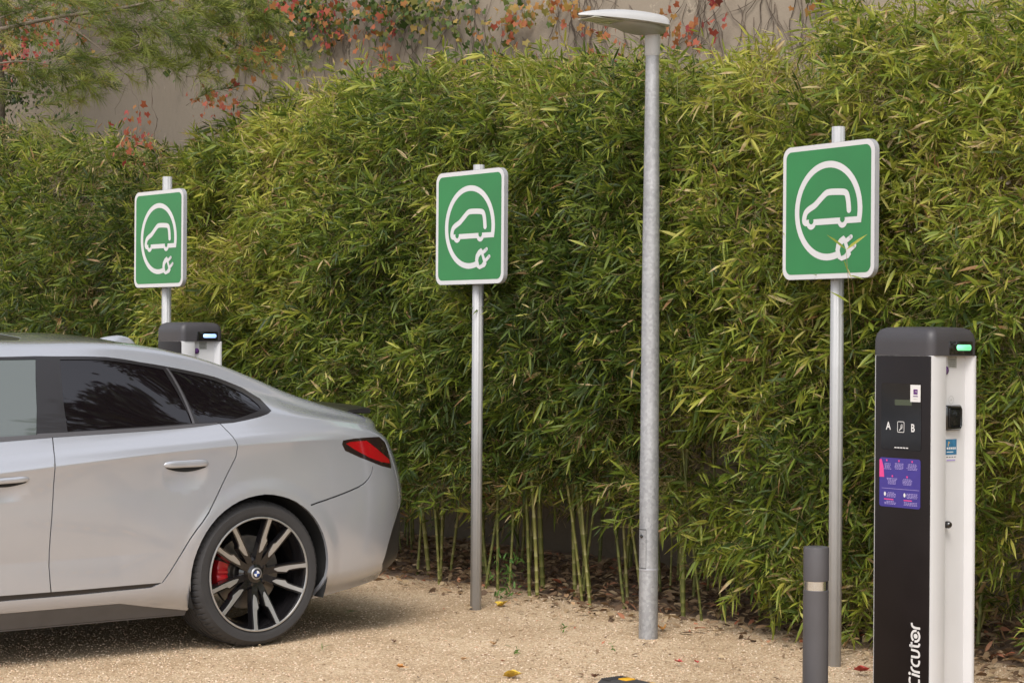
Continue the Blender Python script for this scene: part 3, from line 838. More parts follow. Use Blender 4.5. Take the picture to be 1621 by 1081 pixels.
def make_sign(loc, rz, board_z, top, label):
    root = empty('charging_sign', loc, rz)
    tag(root, label, 'sign', 'green charging signs in front of the hedge')
    # fluted aluminium pole behind the board
    p = MB(); n = 48
    prof = []
    for k in range(n):
        r = 0.029 if (k % 6) < 4 else 0.0272
        prof.append((r * math.cos(2 * math.pi * k / n), r * math.sin(2 * math.pi * k / n)))
    p.prism(prof, -0.25, top)
    p.build('pole', M_ALU, root)
    W = 0.595; y0 = -0.036 - 0.024
    b = MB()
    T = Matrix.Translation((0, y0, board_z)) @ Matrix.Rotation(R(90), 4, 'X')
    outer = rrect(W, W, 0.05, 8)
    # folded edge: front sheet, returned rim
    b.prism(outer, -0.024, -0.0005, 0, T)
    board = b.build('board', M_EDGE, root, auto=35)
    face = MB()
    poly(face, [(x, z + board_z) for x, z in rrect(W - 0.003, W - 0.003, 0.049, 8)], y0 - 0.0004, 0)
    poly(face, [(x, z + board_z) for x, z in rrect(W - 0.046, W - 0.046, 0.034, 8)], y0 - 0.0010, 1)
    def c(u, v): return ((u - 0.5) * W, board_z + (0.5 - v) * W)
    yw = y0 - 0.0016
    # ring from the car's tail over the top and round to the plug
    cu, cv, rr = 0.507, 0.498, 0.342
    pts = []
    a0 = math.degrees(math.asin(-(0.598 - cv) / rr)); 
    for k in range(57):
        a = math.radians(-14.2 + (360 - 14.2 - 55 + 14.2) * k / 56)
        pts.append((c(cu + rr * math.cos(a), cv - rr * math.sin(a))))
    ribbon(face, pts, 0.049 * W, yw, 0)
    # car outline
    car = smooth_pts([(0.733, 0.505), (0.727, 0.45), (0.715, 0.40), (0.695, 0.375), (0.64, 0.366), (0.53, 0.362), (0.48, 0.372), (0.42, 0.412), (0.362, 0.452), (0.30, 0.478), (0.262, 0.505), (0.246, 0.555), (0.262, 0.578), (0.30, 0.578)])
    ribbon(face, [c(*q) for q in car], 0.047 * W, yw - 0.0003, 0)
    disc(face, *c(0.733, 0.503), 0.0235 * W, yw - 0.0004, 0)
    ribbon(face, [c(0.29, 0.577), c(0.863, 0.577)], 0.045 * W, yw - 0.0005, 0)
    for wu in (0.325, 0.665):
        cx_, cz_ = c(wu, 0.578)
        poly(face, [(cx_ + 0.053 * W * math.cos(k * math.pi / 12), cz_ - 0.053 * W * math.sin(k * math.pi / 12)) for k in range(12, -1, -1)], yw - 0.0006, 0)
        poly(face, [(cx_ + 0.026 * W * math.cos(k * math.pi / 8), cz_ + 0.013 * W + 0.026 * W * math.sin(k * math.pi / 8)) for k in range(16)], yw - 0.0010, 1)
    # plug
    plug = [(0.594, 0.79), (0.604, 0.745), (0.636, 0.71), (0.680, 0.688), (0.700, 0.705), (0.760, 0.826), (0.735, 0.853), (0.66, 0.872), (0.620, 0.855)]
    poly(face, [c(*q) for q in reversed(plug)], yw - 0.0012, 0)
    hole = [(0.640, 0.795), (0.650, 0.765), (0.683, 0.742), (0.712, 0.806), (0.690, 0.828), (0.655, 0.838)]
    poly(face, [c(*q) for q in reversed(hole)], yw - 0.0017, 1)
    for a, b2 in (((0.700, 0.732), (0.760, 0.700)), ((0.738, 0.802), (0.798, 0.764))):
        ribbon(face, [c(*a), c(*b2)], 0.034 * W, yw - 0.0014, 0)
        disc(face, *c(*b2), 0.017 * W, yw - 0.0014, 0)
    face.build('face', [M_WHITE, M_GREEN], board)
    # clamps
    for dz in (-0.17, 0.17):
        k = MB(); k.box((0, -0.033, board_z + dz), (0.16, 0.006, 0.035), 0, None, 0.0015)
        k.lathe([(0.0325, -0.012), (0.0325, 0.012)], 20, 0, Matrix.Translation((0, 0, board_z + dz)), cap=False)
        k.build('clamp', M_EDGE, root)
    return root

make_sign(at(260.5, 900, 12.25).xy.to_3d(), -R(50), 2.025, 2.41, 'green charging sign standing left of the gap, above the far charger and car roof')
make_sign(at(753, 965, 10.42).xy.to_3d(), -R(52), 2.005, 2.335, 'green charging sign between the grey car and the street lamp')
make_sign(at(1321, 1052, 8.74).xy.to_3d(), -R(57), 1.992, 2.365, 'green charging sign right of the street lamp with a leaf sprig across its plug symbol')

# bamboo sprig reaching over the right sign
def sprig():
    pts = [at(1356, 600, 8.95), at(1349, 540, 8.72), at(1345, 480, 8.55), at(1342, 430, 8.46), at(1339, 395, 8.43)]
    o = MB().tube(pts, [0.0022, .002, .0017, .0013, .0008], 5).build('bamboo_sprig', M_TWIG)
    tag(o, 'thin bamboo sprig curling up in front of the right sign', 'twig')
    B = []; D = []; L = []; W = []
    for (px, py, dx, dy, l) in [(1339, 395, -26, -22, .11), (1339, 396, 30, -26, .12), (1343, 432, -8, -24, .07), (1344, 436, 26, 5, .07), (1342, 425, 6, 16, .05),
                                (1346, 480, -34, -22, .11), (1347, 485, 30, -30, .10), (1347, 490, 32, 14, .10), (1350, 540, -30, 8, .10), (1349, 530, 36, -14, .11), (1352, 560, 28, 22, .1), (1350, 555, -30, -22, .09)]:
        z = 8.43 + max(0, (py - 395)) / 205 * 0.5
        B.append(at(px, py, z)); v = Vector((dx, 6 * rnd.uniform(-1, 1), -dy)).normalized(); D.append(v); L.append(l); W.append(l * 0.11)
    V, F, k = leaves(np.array(B), np.array(D), np.array(L), np.array(W), N=np.tile([0.1, -1, 0.3], (len(B), 1)), droop=0.08)
    mesh_np('leaves', V, F, M_BAMBOO, o, attr=np.repeat(np.array([.62, .82, .5, .6, .95, .7, .55, .6, .75, .7, .5, .6]), 8))
sprig()

# ------------------------------------------------------------------ street lamp
def street_lamp():
    base = at(1026, 1010, 9.46).xy.to_3d()
    root = empty('street_lamp', base, R(219))
    tag(root, 'slender galvanised street lamp with a flat pale head in front of the hedge', 'street lamp')
    p = MB()
    p.lathe([(0.0455, -0.2), (0.0455, 0.86), (0.0440, 0.875), (0.043, 1.3), (0.0405, 1.9), (0.0355, 2.4), (0.0315, 2.84)], 40)
    p.build('pole', M_GALV, root, smooth=False, auto=40)
    # door in the pole, towards the car park
    dd = MB()
    for (za, zb, w) in ((0.34, 0.52, 0.05),):
        n = 8; V = []
        for i in range(n + 1):
            a = -w / 2 / 0.047 + w / 0.047 * i / n
            for z in (za, zb): V.append((0.0468 * math.cos(a), 0.0468 * math.sin(a), z))
        dd.add(V, [(2 * i, 2 * i + 2, 2 * i + 3, 2 * i + 1) for i in range(n)])
    door = dd.build('door', M_GALV, root, smooth=True)
    ring = MB().lathe([(0.0462, 0.325), (0.0470, 0.328), (0.0470, 0.333), (0.0462, 0.336)], 32, cap=False).build('seam', M_EDGE, root)
    fr = MB()
    for (a0, a1, z0, z1) in ((-.56, -.52, .335, .525), (.52, .56, .335, .525), (-.56, .56, .335, .341), (-.56, .56, .519, .525)):
        V = []; n = 6
        for i in range(n + 1):
            a = a0 + (a1 - a0) * i / n
            for z in (z0, z1): V.append((0.0474 * math.cos(a), 0.0474 * math.sin(a), z))
        fr.add(V, [(2 * i, 2 * i + 2, 2 * i + 3, 2 * i + 1) for i in range(n)])
    fr.build('door_frame', mat('dark_gap', (0.10, 0.10, 0.10), 0.8), root)
    lk = MB().lathe([(0.009, 0), (0.009, 0.004), (0.0, 0.004)], 12, 0, Matrix.Translation((0.0462, 0.0, 0.49)) @ Matrix.Rotation(R(90), 4, 'Y'))
    lk.build('lock', M_BLACKGLOSS, door)
    M_HEAD = mat('lamp_housing', (0.43, 0.425, 0.42), 0.42, 0, noise=(6, 0.05))
    MB().lathe([(0.0335, 2.775), (0.0365, 2.785), (0.0365, 2.885), (0.031, 2.90)], 32).build('collar', M_HEAD, root, auto=40)
    # head: flat shell, rounded at the pole end and pointed outwards (local +x)
    top = MB()
    Lh, n, m = 0.505, 36, 16
    V = []; F = []
    def sect(f):
        w = 0.135 * (math.sin(math.pi * min(1, (1 - f) * 1.25 + 0.0) * 0.5) ** 0.7) * (1 - (1 - min(f / 0.12, 1)) ** 2) ** 0.5
        h = 0.060 * (math.sin(math.pi * (0.34 + 0.66 * f)) ** 0.7 if f < 0.999 else 0.0) * (1 - (1 - min(f / 0.08, 1)) ** 2) ** 0.5 + 0.004
        return max(w, 0.004), h
    for i in range(n + 1):
        f = i / n; x = -0.034 + Lh * f; w, h = sect(min(f, 0.995)); zc = 2.905 + 0.014 * f
        for k in range(m + 1):
            a = math.pi * k / m
            V.append((x, w * math.cos(a), zc + h * math.sin(a) ** 0.8))
    for i in range(n):
        for k in range(m): F.append((i * (m + 1) + k, (i + 1) * (m + 1) + k, (i + 1) * (m + 1) + k + 1, i * (m + 1) + k + 1))
    for i in range(n):      # lip
        F.append((i * (m + 1), i * (m + 1) + m, (i + 1) * (m + 1) + m, (i + 1) * (m + 1)))
    top.add(V, F)
    head = top.build('lamp_head', M_HEAD, root, auto=50)
    un = MB(); V = []; F = []
    for i in range(n + 1):
        f = i / n; x = -0.038 + 0.26 * f; w = 0.10 * math.sin(math.pi * (0.12 + 0.80 * f)) ** 0.6; d = 0.034 * math.sin(math.pi * (0.25 + 0.75 * f)) ** 0.6 if f < 0.99 else 0.0
        zc = 2.9035 + 0.014 * f * 0.30 / 0.54
        for k in range(m + 1):
            a = math.pi * k / m
            V.append((x, w * math.cos(a), zc - d * math.sin(a) ** 0.6))
    for i in range(n):
        for k in range(m): F.append((i * (m + 1) + k, i * (m + 1) + k + 1, (i + 1) * (m + 1) + k + 1, (i + 1) * (m + 1) + k))
    F.append(tuple(range(m + 1)))
    un.add(V, F).build('lamp_underside', mat('lamp_cast', (0.30, 0.30, 0.28), 0.5, 0.2, noise=(9, 0.1)), head, auto=50)
    ln = MB().box((0.325, 0, 2.9105), (0.19, 0.12, 0.006), 0, Matrix.Rotation(0, 4, 'X'), 0.003)
    ln.build('lens', mat('lamp_lens', (0.38, 0.37, 0.30), 0.12, 0, noise=(30, 0.25)), head)
street_lamp()

# ------------------------------------------------------------------ chargers
M_ANTH = mat('anthracite_paint', (0.042, 0.038, 0.041), 0.5, 0, noise=(12, 0.08), bump=(300, 0.05))
M_PANEL = mat('black_panel', (0.009, 0.006, 0.006), 0.42, 0, spec=0.25, noise=(8, 0.15))
M_SCREEN = mat('dark_screen', (0.008, 0.008, 0.009), 0.10, 0, spec=0.4)
M_PRINT = mat('white_print', (0.62, 0.60, 0.58), 0.6)
M_PURPLE = mat('purple_label', (0.04, 0.027, 0.20), 0.4, 0, noise=(30, 0.05))
M_PINK = mat('pink_print', (0.62, 0.05, 0.22), 0.5)
M_LILAC = mat('lilac_print', (0.32, 0.26, 0.52), 0.6)
M_BLUE = mat('blue_label', (0.03, 0.14, 0.26), 0.4, 0, noise=(40, 0.2))
M_LCD = mat('lcd', (0.05, 0.06, 0.035), 0.2)
M_DKPURP = mat('dark_purple_print', (0.09, 0.02, 0.14), 0.5)
M_GREYLABEL = mat('grey_label', (0.30, 0.30, 0.27), 0.5, 0, noise=(60, 0.2))

def text_mesh(mb, body, size, x, y, z, m, sx=1.0, T=None):
    cu = bpy.data.curves.new('txt', 'FONT'); cu.body = body; cu.size = size; cu.align_x = 'CENTER'; cu.align_y = 'CENTER'; cu.offset = size * 0.02
    o = bpy.data.objects.new('txt', cu); COL.objects.link(o)
    me = bpy.data.meshes.new_from_object(o)
    V = [(x + v.co.x * sx, y, z + v.co.y) for v in me.vertices]; F = [tuple(p.vertices) for p in me.polygons]
    mb.add(V, F, m, T)
    bpy.data.objects.remove(o); bpy.data.curves.remove(cu); bpy.data.meshes.remove(me)

def make_charger(K, rz, zoff, label, lit, detail=True):
    """K: ground point under the corner between front and right side; local origin = middle of the base"""
    w, d, H = 0.288, 0.262, 1.368
    ex = Vector((math.cos(rz), math.sin(rz), 0)); ey = Vector((-math.sin(rz), math.cos(rz), 0))
    root = empty('charging_station', Vector((K.x, K.y, zoff)) - ex * w / 2 + ey * d / 2, rz)
    tag(root, label, 'charger', 'charging stations beside the parking bays')
    hw, hd = w / 2, d / 2; rc = 0.028
    prof = [(-hw, -hd + .012), (-hw + .012, -hd), (hw - .012, -hd), (hw - .003, -hd + .003), (hw, -hd + .012), (hw, -hd + .082), (hw - .004, -hd + .088), (hw - rc, -hd + .092), (hw - rc, hd - .035), (hw - .004, hd - .022), (hw, hd - .016), (hw, hd - .004), (hw - .004, hd),
            (-hw + .004, hd), (-hw, hd - .004), (-hw, hd - .016), (-hw + .004, hd - .022), (-hw + rc, hd - .035), (-hw + rc, -hd + .092), (-hw + .004, -hd + .088), (-hw, -hd + .082)]
    b = MB(); b.prism(prof, 0.0, H); b.build('body', M_WHITE, root, auto=45)
    MB().box((0, 0, -0.12), (w + .03, d + .03, 0.25), 0, None, .004).build('base_plate', M_ANTH, root)
    # front panel
    p = MB(); p.box((0.008, -hd - .0025, H / 2), (w - .020, .005, H - .004), 0, None, .0015); pan = p.build('front_panel', M_PANEL, root)
    yp = -hd - .0052
    fx = lambda px: hw - (1475 - px) / 325.0
    if detail:
        fz = lambda py: EYE - (py - 540.5 - ROLL * 620) / FPX * 7.46 - zoff
    else:
        fz = lambda py: EYE - (py - 540.5 - ROLL * 620) / FPX * 7.46
    s = MB(); sc_w = fx(1461) - fx(1397)
    s.add([(x, y2, z) for (x, z) in [(fx(1429) + q[0], (fz(607) + fz(713)) / 2 + q[1]) for q in rrect(sc_w, fz(607) - fz(713), .010, 5)] for y2 in (yp - .0012,)], [tuple(range(24))], 0)
    poly(s, [(fx(1419), fz(642)), (fx(1446), fz(642)), (fx(1446), fz(633)), (fx(1419), fz(633))], yp - .0018, 1)
    text_mesh(s, 'A', 0.042, fx(1409), yp - .0018, fz(676), 2, 0.80)
    text_mesh(s, 'B', 0.042, fx(1448), yp - .0018, fz(678), 2, 0.80)
    cxn, czn = fx(1429), fz(676.5)
    ribbon(s, [(cxn + a, czn + c_) for a, c_ in rrect(.032, .040, .004, 3)], .0022, yp - .0018, 2, True)
    for k, r_ in enumerate((.006, .010, .014)):
        ribbon(s, [(cxn - .006 + r_ * math.cos(a / 10), czn + .002 + r_ * math.sin(a / 10)) for a in range(-8, 9, 2)], .0015, yp - .0018, 2)
    ribbon(s, [(cxn - .008, czn - .014), (cxn + .004, czn - .002)], .003, yp - .0019, 2)
    for k in range(5): ribbon(s, [(fx(1419 + 4.6 * k), fz(709.5)), (fx(1422.6 + 4.6 * k), fz(709.7))], .004, yp - .0018, 2)
    s.build('display', [M_SCREEN, M_LCD, M_PRINT], pan)
    # white tag with the purple square
    s = MB(); poly(s, [(fx(1444), fz(636)), (fx(1460), fz(636)), (fx(1460), fz(609)), (fx(1444), fz(609))], yp - .0024, 0)
    poly(s, [(fx(1449), fz(624)), (fx(1455.5), fz(624)), (fx(1455.5), fz(616)), (fx(1449), fz(616))], yp - .003, 1)
    ribbon(s, [(fx(1451.5), fz(620)), (fx(1453.5), fz(619)), (fx(1454.5), fz(620.5))], .0016, yp - .0034, 0)
    ribbon(s, [(fx(1448.5), fz(627)), (fx(1456), fz(627))], .0035, yp - .003, 1)
    ribbon(s, [(fx(1449), fz(631.5)), (fx(1455.5), fz(631.5))], .0012, yp - .003, 2)
    s.build('sticker', [M_PRINT, M_DKPURP, M_GREYLABEL], pan)
    # purple instruction label
    s = MB(); x0, x1, z0, z1 = fx(1395), fx(1460.5), fz(805), fz(726.5)
    lw, lh = x1 - x0, z1 - z0
    poly(s, [((x0 + x1) / 2 + q[0], (z0 + z1) / 2 + q[1]) for q in rrect(lw, lh, .010, 4)], yp - .0010, 0)
    U_ = lambda u: x0 + lw * u; V_ = lambda v: z1 - lh * v
    poly(s, [(U_(0), V_(.40)), (U_(.12), V_(.40)), (U_(.10), V_(.18)), (U_(.05), V_(.03)), (U_(0), V_(.05))], yp - .0016, 1)
    gg = random.Random(4)
    def para(u0, u1, v0, nl, m=2):
        for k in range(nl):
            v = v0 + .027 * k; ww = (u1 - u0) * gg.uniform(.62, 1)
            um = (u0 + u1) / 2
            u = um - ww / 2
            while u < um + ww / 2 - .01:                # words
                l = gg.uniform(.02, .06)
                ribbon(s, [(U_(u), V_(v)), (U_(min(u + l, um + ww / 2)), V_(v))], .0024, yp - .0016, m)
                u += l + .012
    for a, b_, v, nl in ((.10, .30, .12, 5), (.37, .60, .11, 5), (.66, .95, .11, 5), (.18, .44, .42, 5), (.54, .83, .42, 5), (.18, .42, .71, 4), (.66, .94, .71, 4)):
        para(a, b_, v, nl)
    para(.12, .42, .885, 3); para(.60, .93, .885, 3)
    for u, v in ((.18, .055), (.48, .055), (.80, .055), (.32, .37), (.68, .37)): disc(s, U_(u), V_(v), .004, yp - .0016, 1, 10)
    ribbon(s, [(U_(.06), V_(.625)), (U_(.97), V_(.625))], .0014, yp - .0016, 2)
    ribbon(s, [(U_(.12), V_(.845)), (U_(.35), V_(.845))], .004, yp - .0016, 1); ribbon(s, [(U_(.60), V_(.845)), (U_(.80), V_(.845))], .004, yp - .0016, 1)
    for u in (.14, .62): disc(s, U_(u), V_(.74), .005, yp - .0017, 3, 12, None, .008)
    s.build('instruction_label', [M_PURPLE, M_PINK, M_LILAC, M_PRINT], pan)
    # lettering up the panel
    s = MB()
    lx = lambda x: hw - (765 - x) / 3477.0; lz = lambda y: 0.366 - (y - 75) / 4537.0 - (zoff if detail else 0)
    def ls(pts, sm=True):
        q = [(lx(a), lz(b_)) for a, b_ in pts]
        ribbon(s, smooth_pts(q, 4) if sm and len(q) > 2 else q, .0088, yp - .0008, 0)
    ls([(622, 162), (535, 160), (490, 135), (480, 82)])
    for a0, a1 in ((-62, 130), (118, 310)):
        pass
    for a0, a1 in ((-60, 105), (120, 285)):
        ls([(545 + 66 * math.cos(math.radians(a)), 300 + 90 * math.sin(math.radians(a))) for a in range(a0, a1 + 1, 11)], False)
    disc(s, lx(547), lz(300), 34 / 3477, yp - .0008, 0, 18, None, 42 / 4537)
    ls([(442, 470), (570, 472), (604, 455), (610, 415)]); ls([(480, 408), (480, 500)])
    ls([(472, 540), (580, 555), (608, 600), (590, 650), (472, 655)])
    ls([(484, 692), (490, 760), (530, 802), (585, 797), (608, 755), (608, 705)])
    ls([(622, 905), (535, 903), (490, 872), (480, 825)])
    ls([(485, 952), (622, 975)]); disc(s, lx(450), lz(948), .006, yp - .0008, 0, 12)
    ls([(455, 1008), (450, 1080), (475, 1150), (540, 1175), (590, 1150), (610, 1090), (608, 1025)])
    s.build('lettering', M_PRINT, pan)
    # hood
    c = MB()
    hood = []
    lev = [(0.0, 1.00, 1.00), (0.045, 1.0, 1.0), (0.062, 0.995, 0.995), (0.082, 0.965, 0.96), (0.098, 0.90, 0.88), (0.106, 0.78, 0.74), (0.109, 0.5, 0.5)]
    out = rrect(w + .010, d + .010, .034, 6)
    nn = len(out); V = []; F = []
    for (z, a, b_) in lev:
        for q in out: V.append((q[0] * a, q[1] * b_, H + z))
    for i in range(len(lev) - 1):
        for k in range(nn): F.append((i * nn + k, i * nn + (k + 1) % nn, (i + 1) * nn + (k + 1) % nn, (i + 1) * nn + k))
    F.append(tuple(range((len(lev) - 1) * nn, len(lev) * nn))); F.append(tuple(range(nn - 1, -1, -1)))
    c.add(V, F); cap = c.build('hood', M_ANTH, root, auto=40)
    # side fittings, both sides
    for sgn in (1, -1):
        X = sgn * (hw - rc); o = sgn
        Ts = Matrix.Translation((X, 0, 0)) @ Matrix.Rotation(sgn * R(90), 4, 'Z')   # local -y of the tool faces outwards
        sy = lambda y: y * sgn
        # recessed dark bezel in the hood with the status light
        m_ = MB()
        Th = Matrix.Translation((sgn * (hw + .0055), 0, 0)) @ Matrix.Rotation(sgn * R(90), 4, 'Z')
        m_.box((sy(0.03), 0, H + .030), (.135, .004, .050), 0, Th, .0015)
        m_.build('light_bezel', M_BLACKGLOSS, cap)
        lt = MB(); lt.add([(q[0] + sy(.045), -.003, q[1] + H + .031) for q in rrect(.085, .022, .0105, 6)] + [(q[0] + sy(.045), .0, q[1] + H + .031) for q in rrect(.085, .022, .0105, 6)],
                          [tuple(range(28))] + [(i + 28, (i + 1) % 28 + 28, (i + 1) % 28, i) for i in range(28)], 0, Th)
        lt.build('status_light', lit, cap)
        # socket with flap
        so = MB(); so.box((sy(0.014), -.010, fz(661)), (.098, .020, .094), 0, Ts, .012)
        sk = so.build('socket', M_BLACKGLOSS, root, auto=40)
        MB().box((sy(0.014), -.0205, fz(661)), (.070, .004, .074), 0, Ts, .008).build('socket_flap', M_SCREEN, sk)
        l_ = MB()
        zc = fz(633)
        ribbon(l_, [(sy(.014) + .014 * math.cos(k * .5236), zc + .015 * math.sin(k * .5236)) for k in range(12)], .0012, -.0012, 0, True, Ts)
        text_mesh(l_, 'A' if sgn == 1 else 'B', .012, sy(.014), -.0012, zc, 0, 1, Ts)
        l_.build('socket_mark', M_GREYLABEL, root)
        l_ = MB(); poly(l_, [(sy(.02) - .025, fz(582)), (sy(.02) + .025, fz(582)), (sy(.02) + .025, H - .002), (sy(.02) - .025, H - .002)], -.0012, 0, Ts)
        for k in range(4): ribbon(l_, [(sy(.02) - .018, fz(569 + 3.2 * k)), (sy(.02) + .018, fz(569 + 3.2 * k))], .002, -.0018, 1, False, Ts)
        l_.build('rating_plate', [M_GREYLABEL, M_DARKPLASTIC], root)
        l_ = MB(); l_.lathe([(.016, 0), (.016, .006), (.0, .008)], 20, 0, Ts @ Matrix.Translation((sy(-.022), 0, fz(586))) @ Matrix.Rotation(R(90), 4, 'X'))
        l_.build('lock', M_DKPURP, root)
        # blue label
        bl = MB(); y0_, y1_ = sy(.016) - .032, sy(.016) + .032
        za, zb = fz(720), fz(695.5)
        poly(bl, [(y0_, za), (y1_, za), (y1_, zb), (y0_, zb)], -.0012, 0, Ts)
        poly(bl, [(y0_, za - .026), (y1_, za - .026), (y1_, za - .002), (y0_, za - .002)], -.0010, 3, Ts)
        for k in range(5): ribbon(bl, [(y0_ + .006 + .011 * k, za + .024), (y0_ + .014 + .011 * k, za + .024)], .008, -.0018, 1, False, Ts)
        ribbon(bl, [(y0_ + .006, za + .010), (y1_ - .02, za + .010)], .003, -.0018, 1, False, Ts)
        ribbon(bl, [(y0_ + .014, za + .032), (y0_ + .017, za + .048), (y0_ + .024, za + .044)], .004, -.0018, 2, False, Ts)
        for k in range(4): ribbon(bl, [(y0_ + .004 + .015 * k, za - .009), (y0_ + .014 + .015 * k, za - .009)], .0026, -.0016, 4, False, Ts)
        ribbon(bl, [(y0_ + .006, za - .021), (y1_ - .008, za - .021)], .005, -.0016, 5, False, Ts)
        bl.build('label', [M_BLUE, M_PRINT, mat('ochre_print', (0.5, .32, .12), .5), M_WHITE, M_DARKPLASTIC, M_LILAC], root)
        kb = MB(); kb.lathe([(.010, 0), (.010, .016), (.014, .018), (.014, .030), (.009, .036), (0, .036)], 16, 0, Ts @ Matrix.Translation((sy(-.026), 0, fz(830))) @ Matrix.Rotation(R(90), 4, 'X'))
        kb.build('cable_hook', M_BLACKGLOSS, root, auto=40)
    return root
LG = mat('green_status_light', (0.2, 0.8, 0.4), 0.4, 0, emit=((0.22, 1.0, 0.42), 0.42))
LB = mat('blue_status_light', (0.3, 0.5, 0.9), 0.4, 0, emit=((0.38, 0.55, 1.0), 0.7))
make_charger(at(1475, 563, 7.40), -R(52), 0.0, 'charging station with a black front panel and green status light at the right edge', LG)
make_charger(at(287.5, 540, 11.2), -R(52), 0.03, 'far charging station rising behind the car roof with a blue status light', LB, False)

# ------------------------------------------------------------------ bollard
def bollard():
    root = empty('bollard', at(1290.5, 1081, 7.4).xy.to_3d()); tag(root, 'round dark grey bollard with a shiny band in front of the right sign pole', 'bollard')
    M_B = mat('bollard_paint', (0.075, 0.070, 0.073), 0.45, 0.1, noise=(8, 0.06), bump=(160, 0.06))
    MB().lathe([(.0475, -.1), (.0475, .492), (.0455, .494)], 48).build('post', M_B, root, auto=40)
    MB().lathe([(.0455, .4935), (.0455, .528)], 48, cap=False).build('reflective_band', mat('polished_band', (0.72, 0.75, 0.78), 0.18, 1.0), root, smooth=True)
    MB().lathe([(.0455, .527), (.0475, .529), (.0475, .648), (.0465, .6525), (.044, .654), (0, .6545)], 48).build('top', M_B, root, auto=40)
bollard()

# ------------------------------------------------------------------ wheel stop
def wheel_stop():
    A_ = at(974, 1062, 7.80); d = Vector((.629, -.777, 0)); n = Vector((.777, .629, 0))
    rz = math.atan2(d.y, d.x)
    root = empty('wheel_stop', Vector((A_.x, A_.y, 0)) + d * .5 - n * .055, rz); tag(root, 'black rubber wheel stop with yellow reflectors on the gravel at the bottom edge', 'wheel stop')
    b = MB(); V = []; F = []
    sec = [(-.085, 0), (-.078, .03), (-.055, .095), (-.045, .105), (.045, .105), (.055, .095), (.078, .03), (.085, 0)]
    xs_ = [(-.53, .30), (-.50, .75), (-.47, .97), (-.45, 1.0), (.45, 1), (.47, .97), (.50, .75), (.53, .3)]
    for x, f in xs_:
        for y, z in sec: V.append((x, y * (.8 + .2 * f), z * f))
    k = len(sec)
    for i in range(len(xs_) - 1):
        for j in range(k - 1): F.append((i * k + j, i * k + j + 1, (i + 1) * k + j + 1, (i + 1) * k + j))
    F += [tuple(range(k)), tuple(range(len(V) - 1, len(V) - k - 1, -1))]
    b.add(V, F)
    for i in range(9): b.box((-.44 + .003, -.03 + .012 * i - .02, .1055), (.05, .004, .004))
    b.build('body', M_RUBBER, root, auto=35)
    M_Y = mat('yellow_reflector', (0.75, 0.38, 0.02), 0.35, 0, noise=(40, 0.1))
    for i in range(6):
        x = -.385 + .145 * i
        MB().box((x, 0.012, .1065), (.045, .05, .006), 0, None, .002).build('reflector', M_Y, root)
        s_ = MB(); T = Matrix.Translation((x, -.052, .062)) @ Matrix.Rotation(R(-19), 4, 'X')
        s_.box((0, -.013, 0), (.07, .005, .045), 0, T, .002); s_.build('reflector', M_Y, root)
wheel_stop()

# ------------------------------------------------------------------ single fallen leaves and weeds
LEAFCOL = {'yellow': (0.62, 0.42, 0.05), 'orange': (0.55, 0.25, 0.06), 'red': (0.45, 0.06, 0.05), 'brown': (0.13, 0.06, 0.035), 'tan': (0.45, 0.27, 0.13)}
def fallen(px, py, size, col, label, seed, group=None):
    z = (EYE) / ((py - 540.5 - ROLL * (px - 810.5)) / FPX)
    p = at(px, py, z)
    g = random.Random(seed)
    m = mat('fallen_leaf_' + col, LEAFCOL[col], 0.6, 0, noise=(60, 0.3))
    a = g.uniform(0, 6.28); n = 9
    V = []
    for k in range(2 * n):
        t = 2 * math.pi * k / (2 * n); r = (1.0 if k % 2 == 0 else 0.62) * (0.75 + .25 * math.cos(t - a))
        V.append((size * r * math.cos(t), size * r * .75 * math.sin(t), 0.010 + size * .28 * g.random() + size * 0.25 * abs(math.sin(t))))
    V.append((0, 0, .008))
    V.append((-size * 1.5, 0.004, .014)); V.append((-size * 1.5, -0.0, .016))
    F = [(k, (k + 1) % (2 * n), 2 * n) for k in range(2 * n)] + [(2 * n, 2 * n + 1, 2 * n + 2)]
    o = mesh_np('fallen_leaf', V, F, m); o.location = (p.x, p.y, 0.004); o.rotation_euler = (g.uniform(-.1, .1), g.uniform(-.1, .1), a)
    tag(o, label, 'leaf', 'leaves fallen on the gravel')
fallen(795, 962, .055, 'yellow', 'large yellow leaf on the gravel just right of the middle sign pole', 1)
fallen(808, 1076, .06, 'yellow', 'yellow leaf at the bottom edge left of the wheel stop', 2)
fallen(782, 1024, .034, 'tan', 'tan leaf lying on the open gravel below the middle sign', 3)
fallen(1050, 1000, .05, 'orange', 'orange leaf standing against the foot of the street lamp', 4)
fallen(942, 1076, .03, 'brown', 'brown curled leaf touching the left end of the wheel stop', 5)
fallen(624, 1020, .026, 'brown', 'dark brown leaf on the gravel between car and middle sign pole', 6)
fallen(1075, 1052, .03, 'red', 'red leaf on the gravel right of the wheel stop', 7)
fallen(1104, 1053, .024, 'red', 'second red leaf on the gravel nearer the bollard', 8)
fallen(1360, 1066, .05, 'red', 'red leaf between the right sign pole and the charger', 9)
fallen(733, 1048, .02, 'tan', 'small tan leaf lowest on the gravel left of centre', 10)
fallen(632, 1060, .028, 'orange', 'orange leaf near the bottom edge right of the rear tyre', 11)
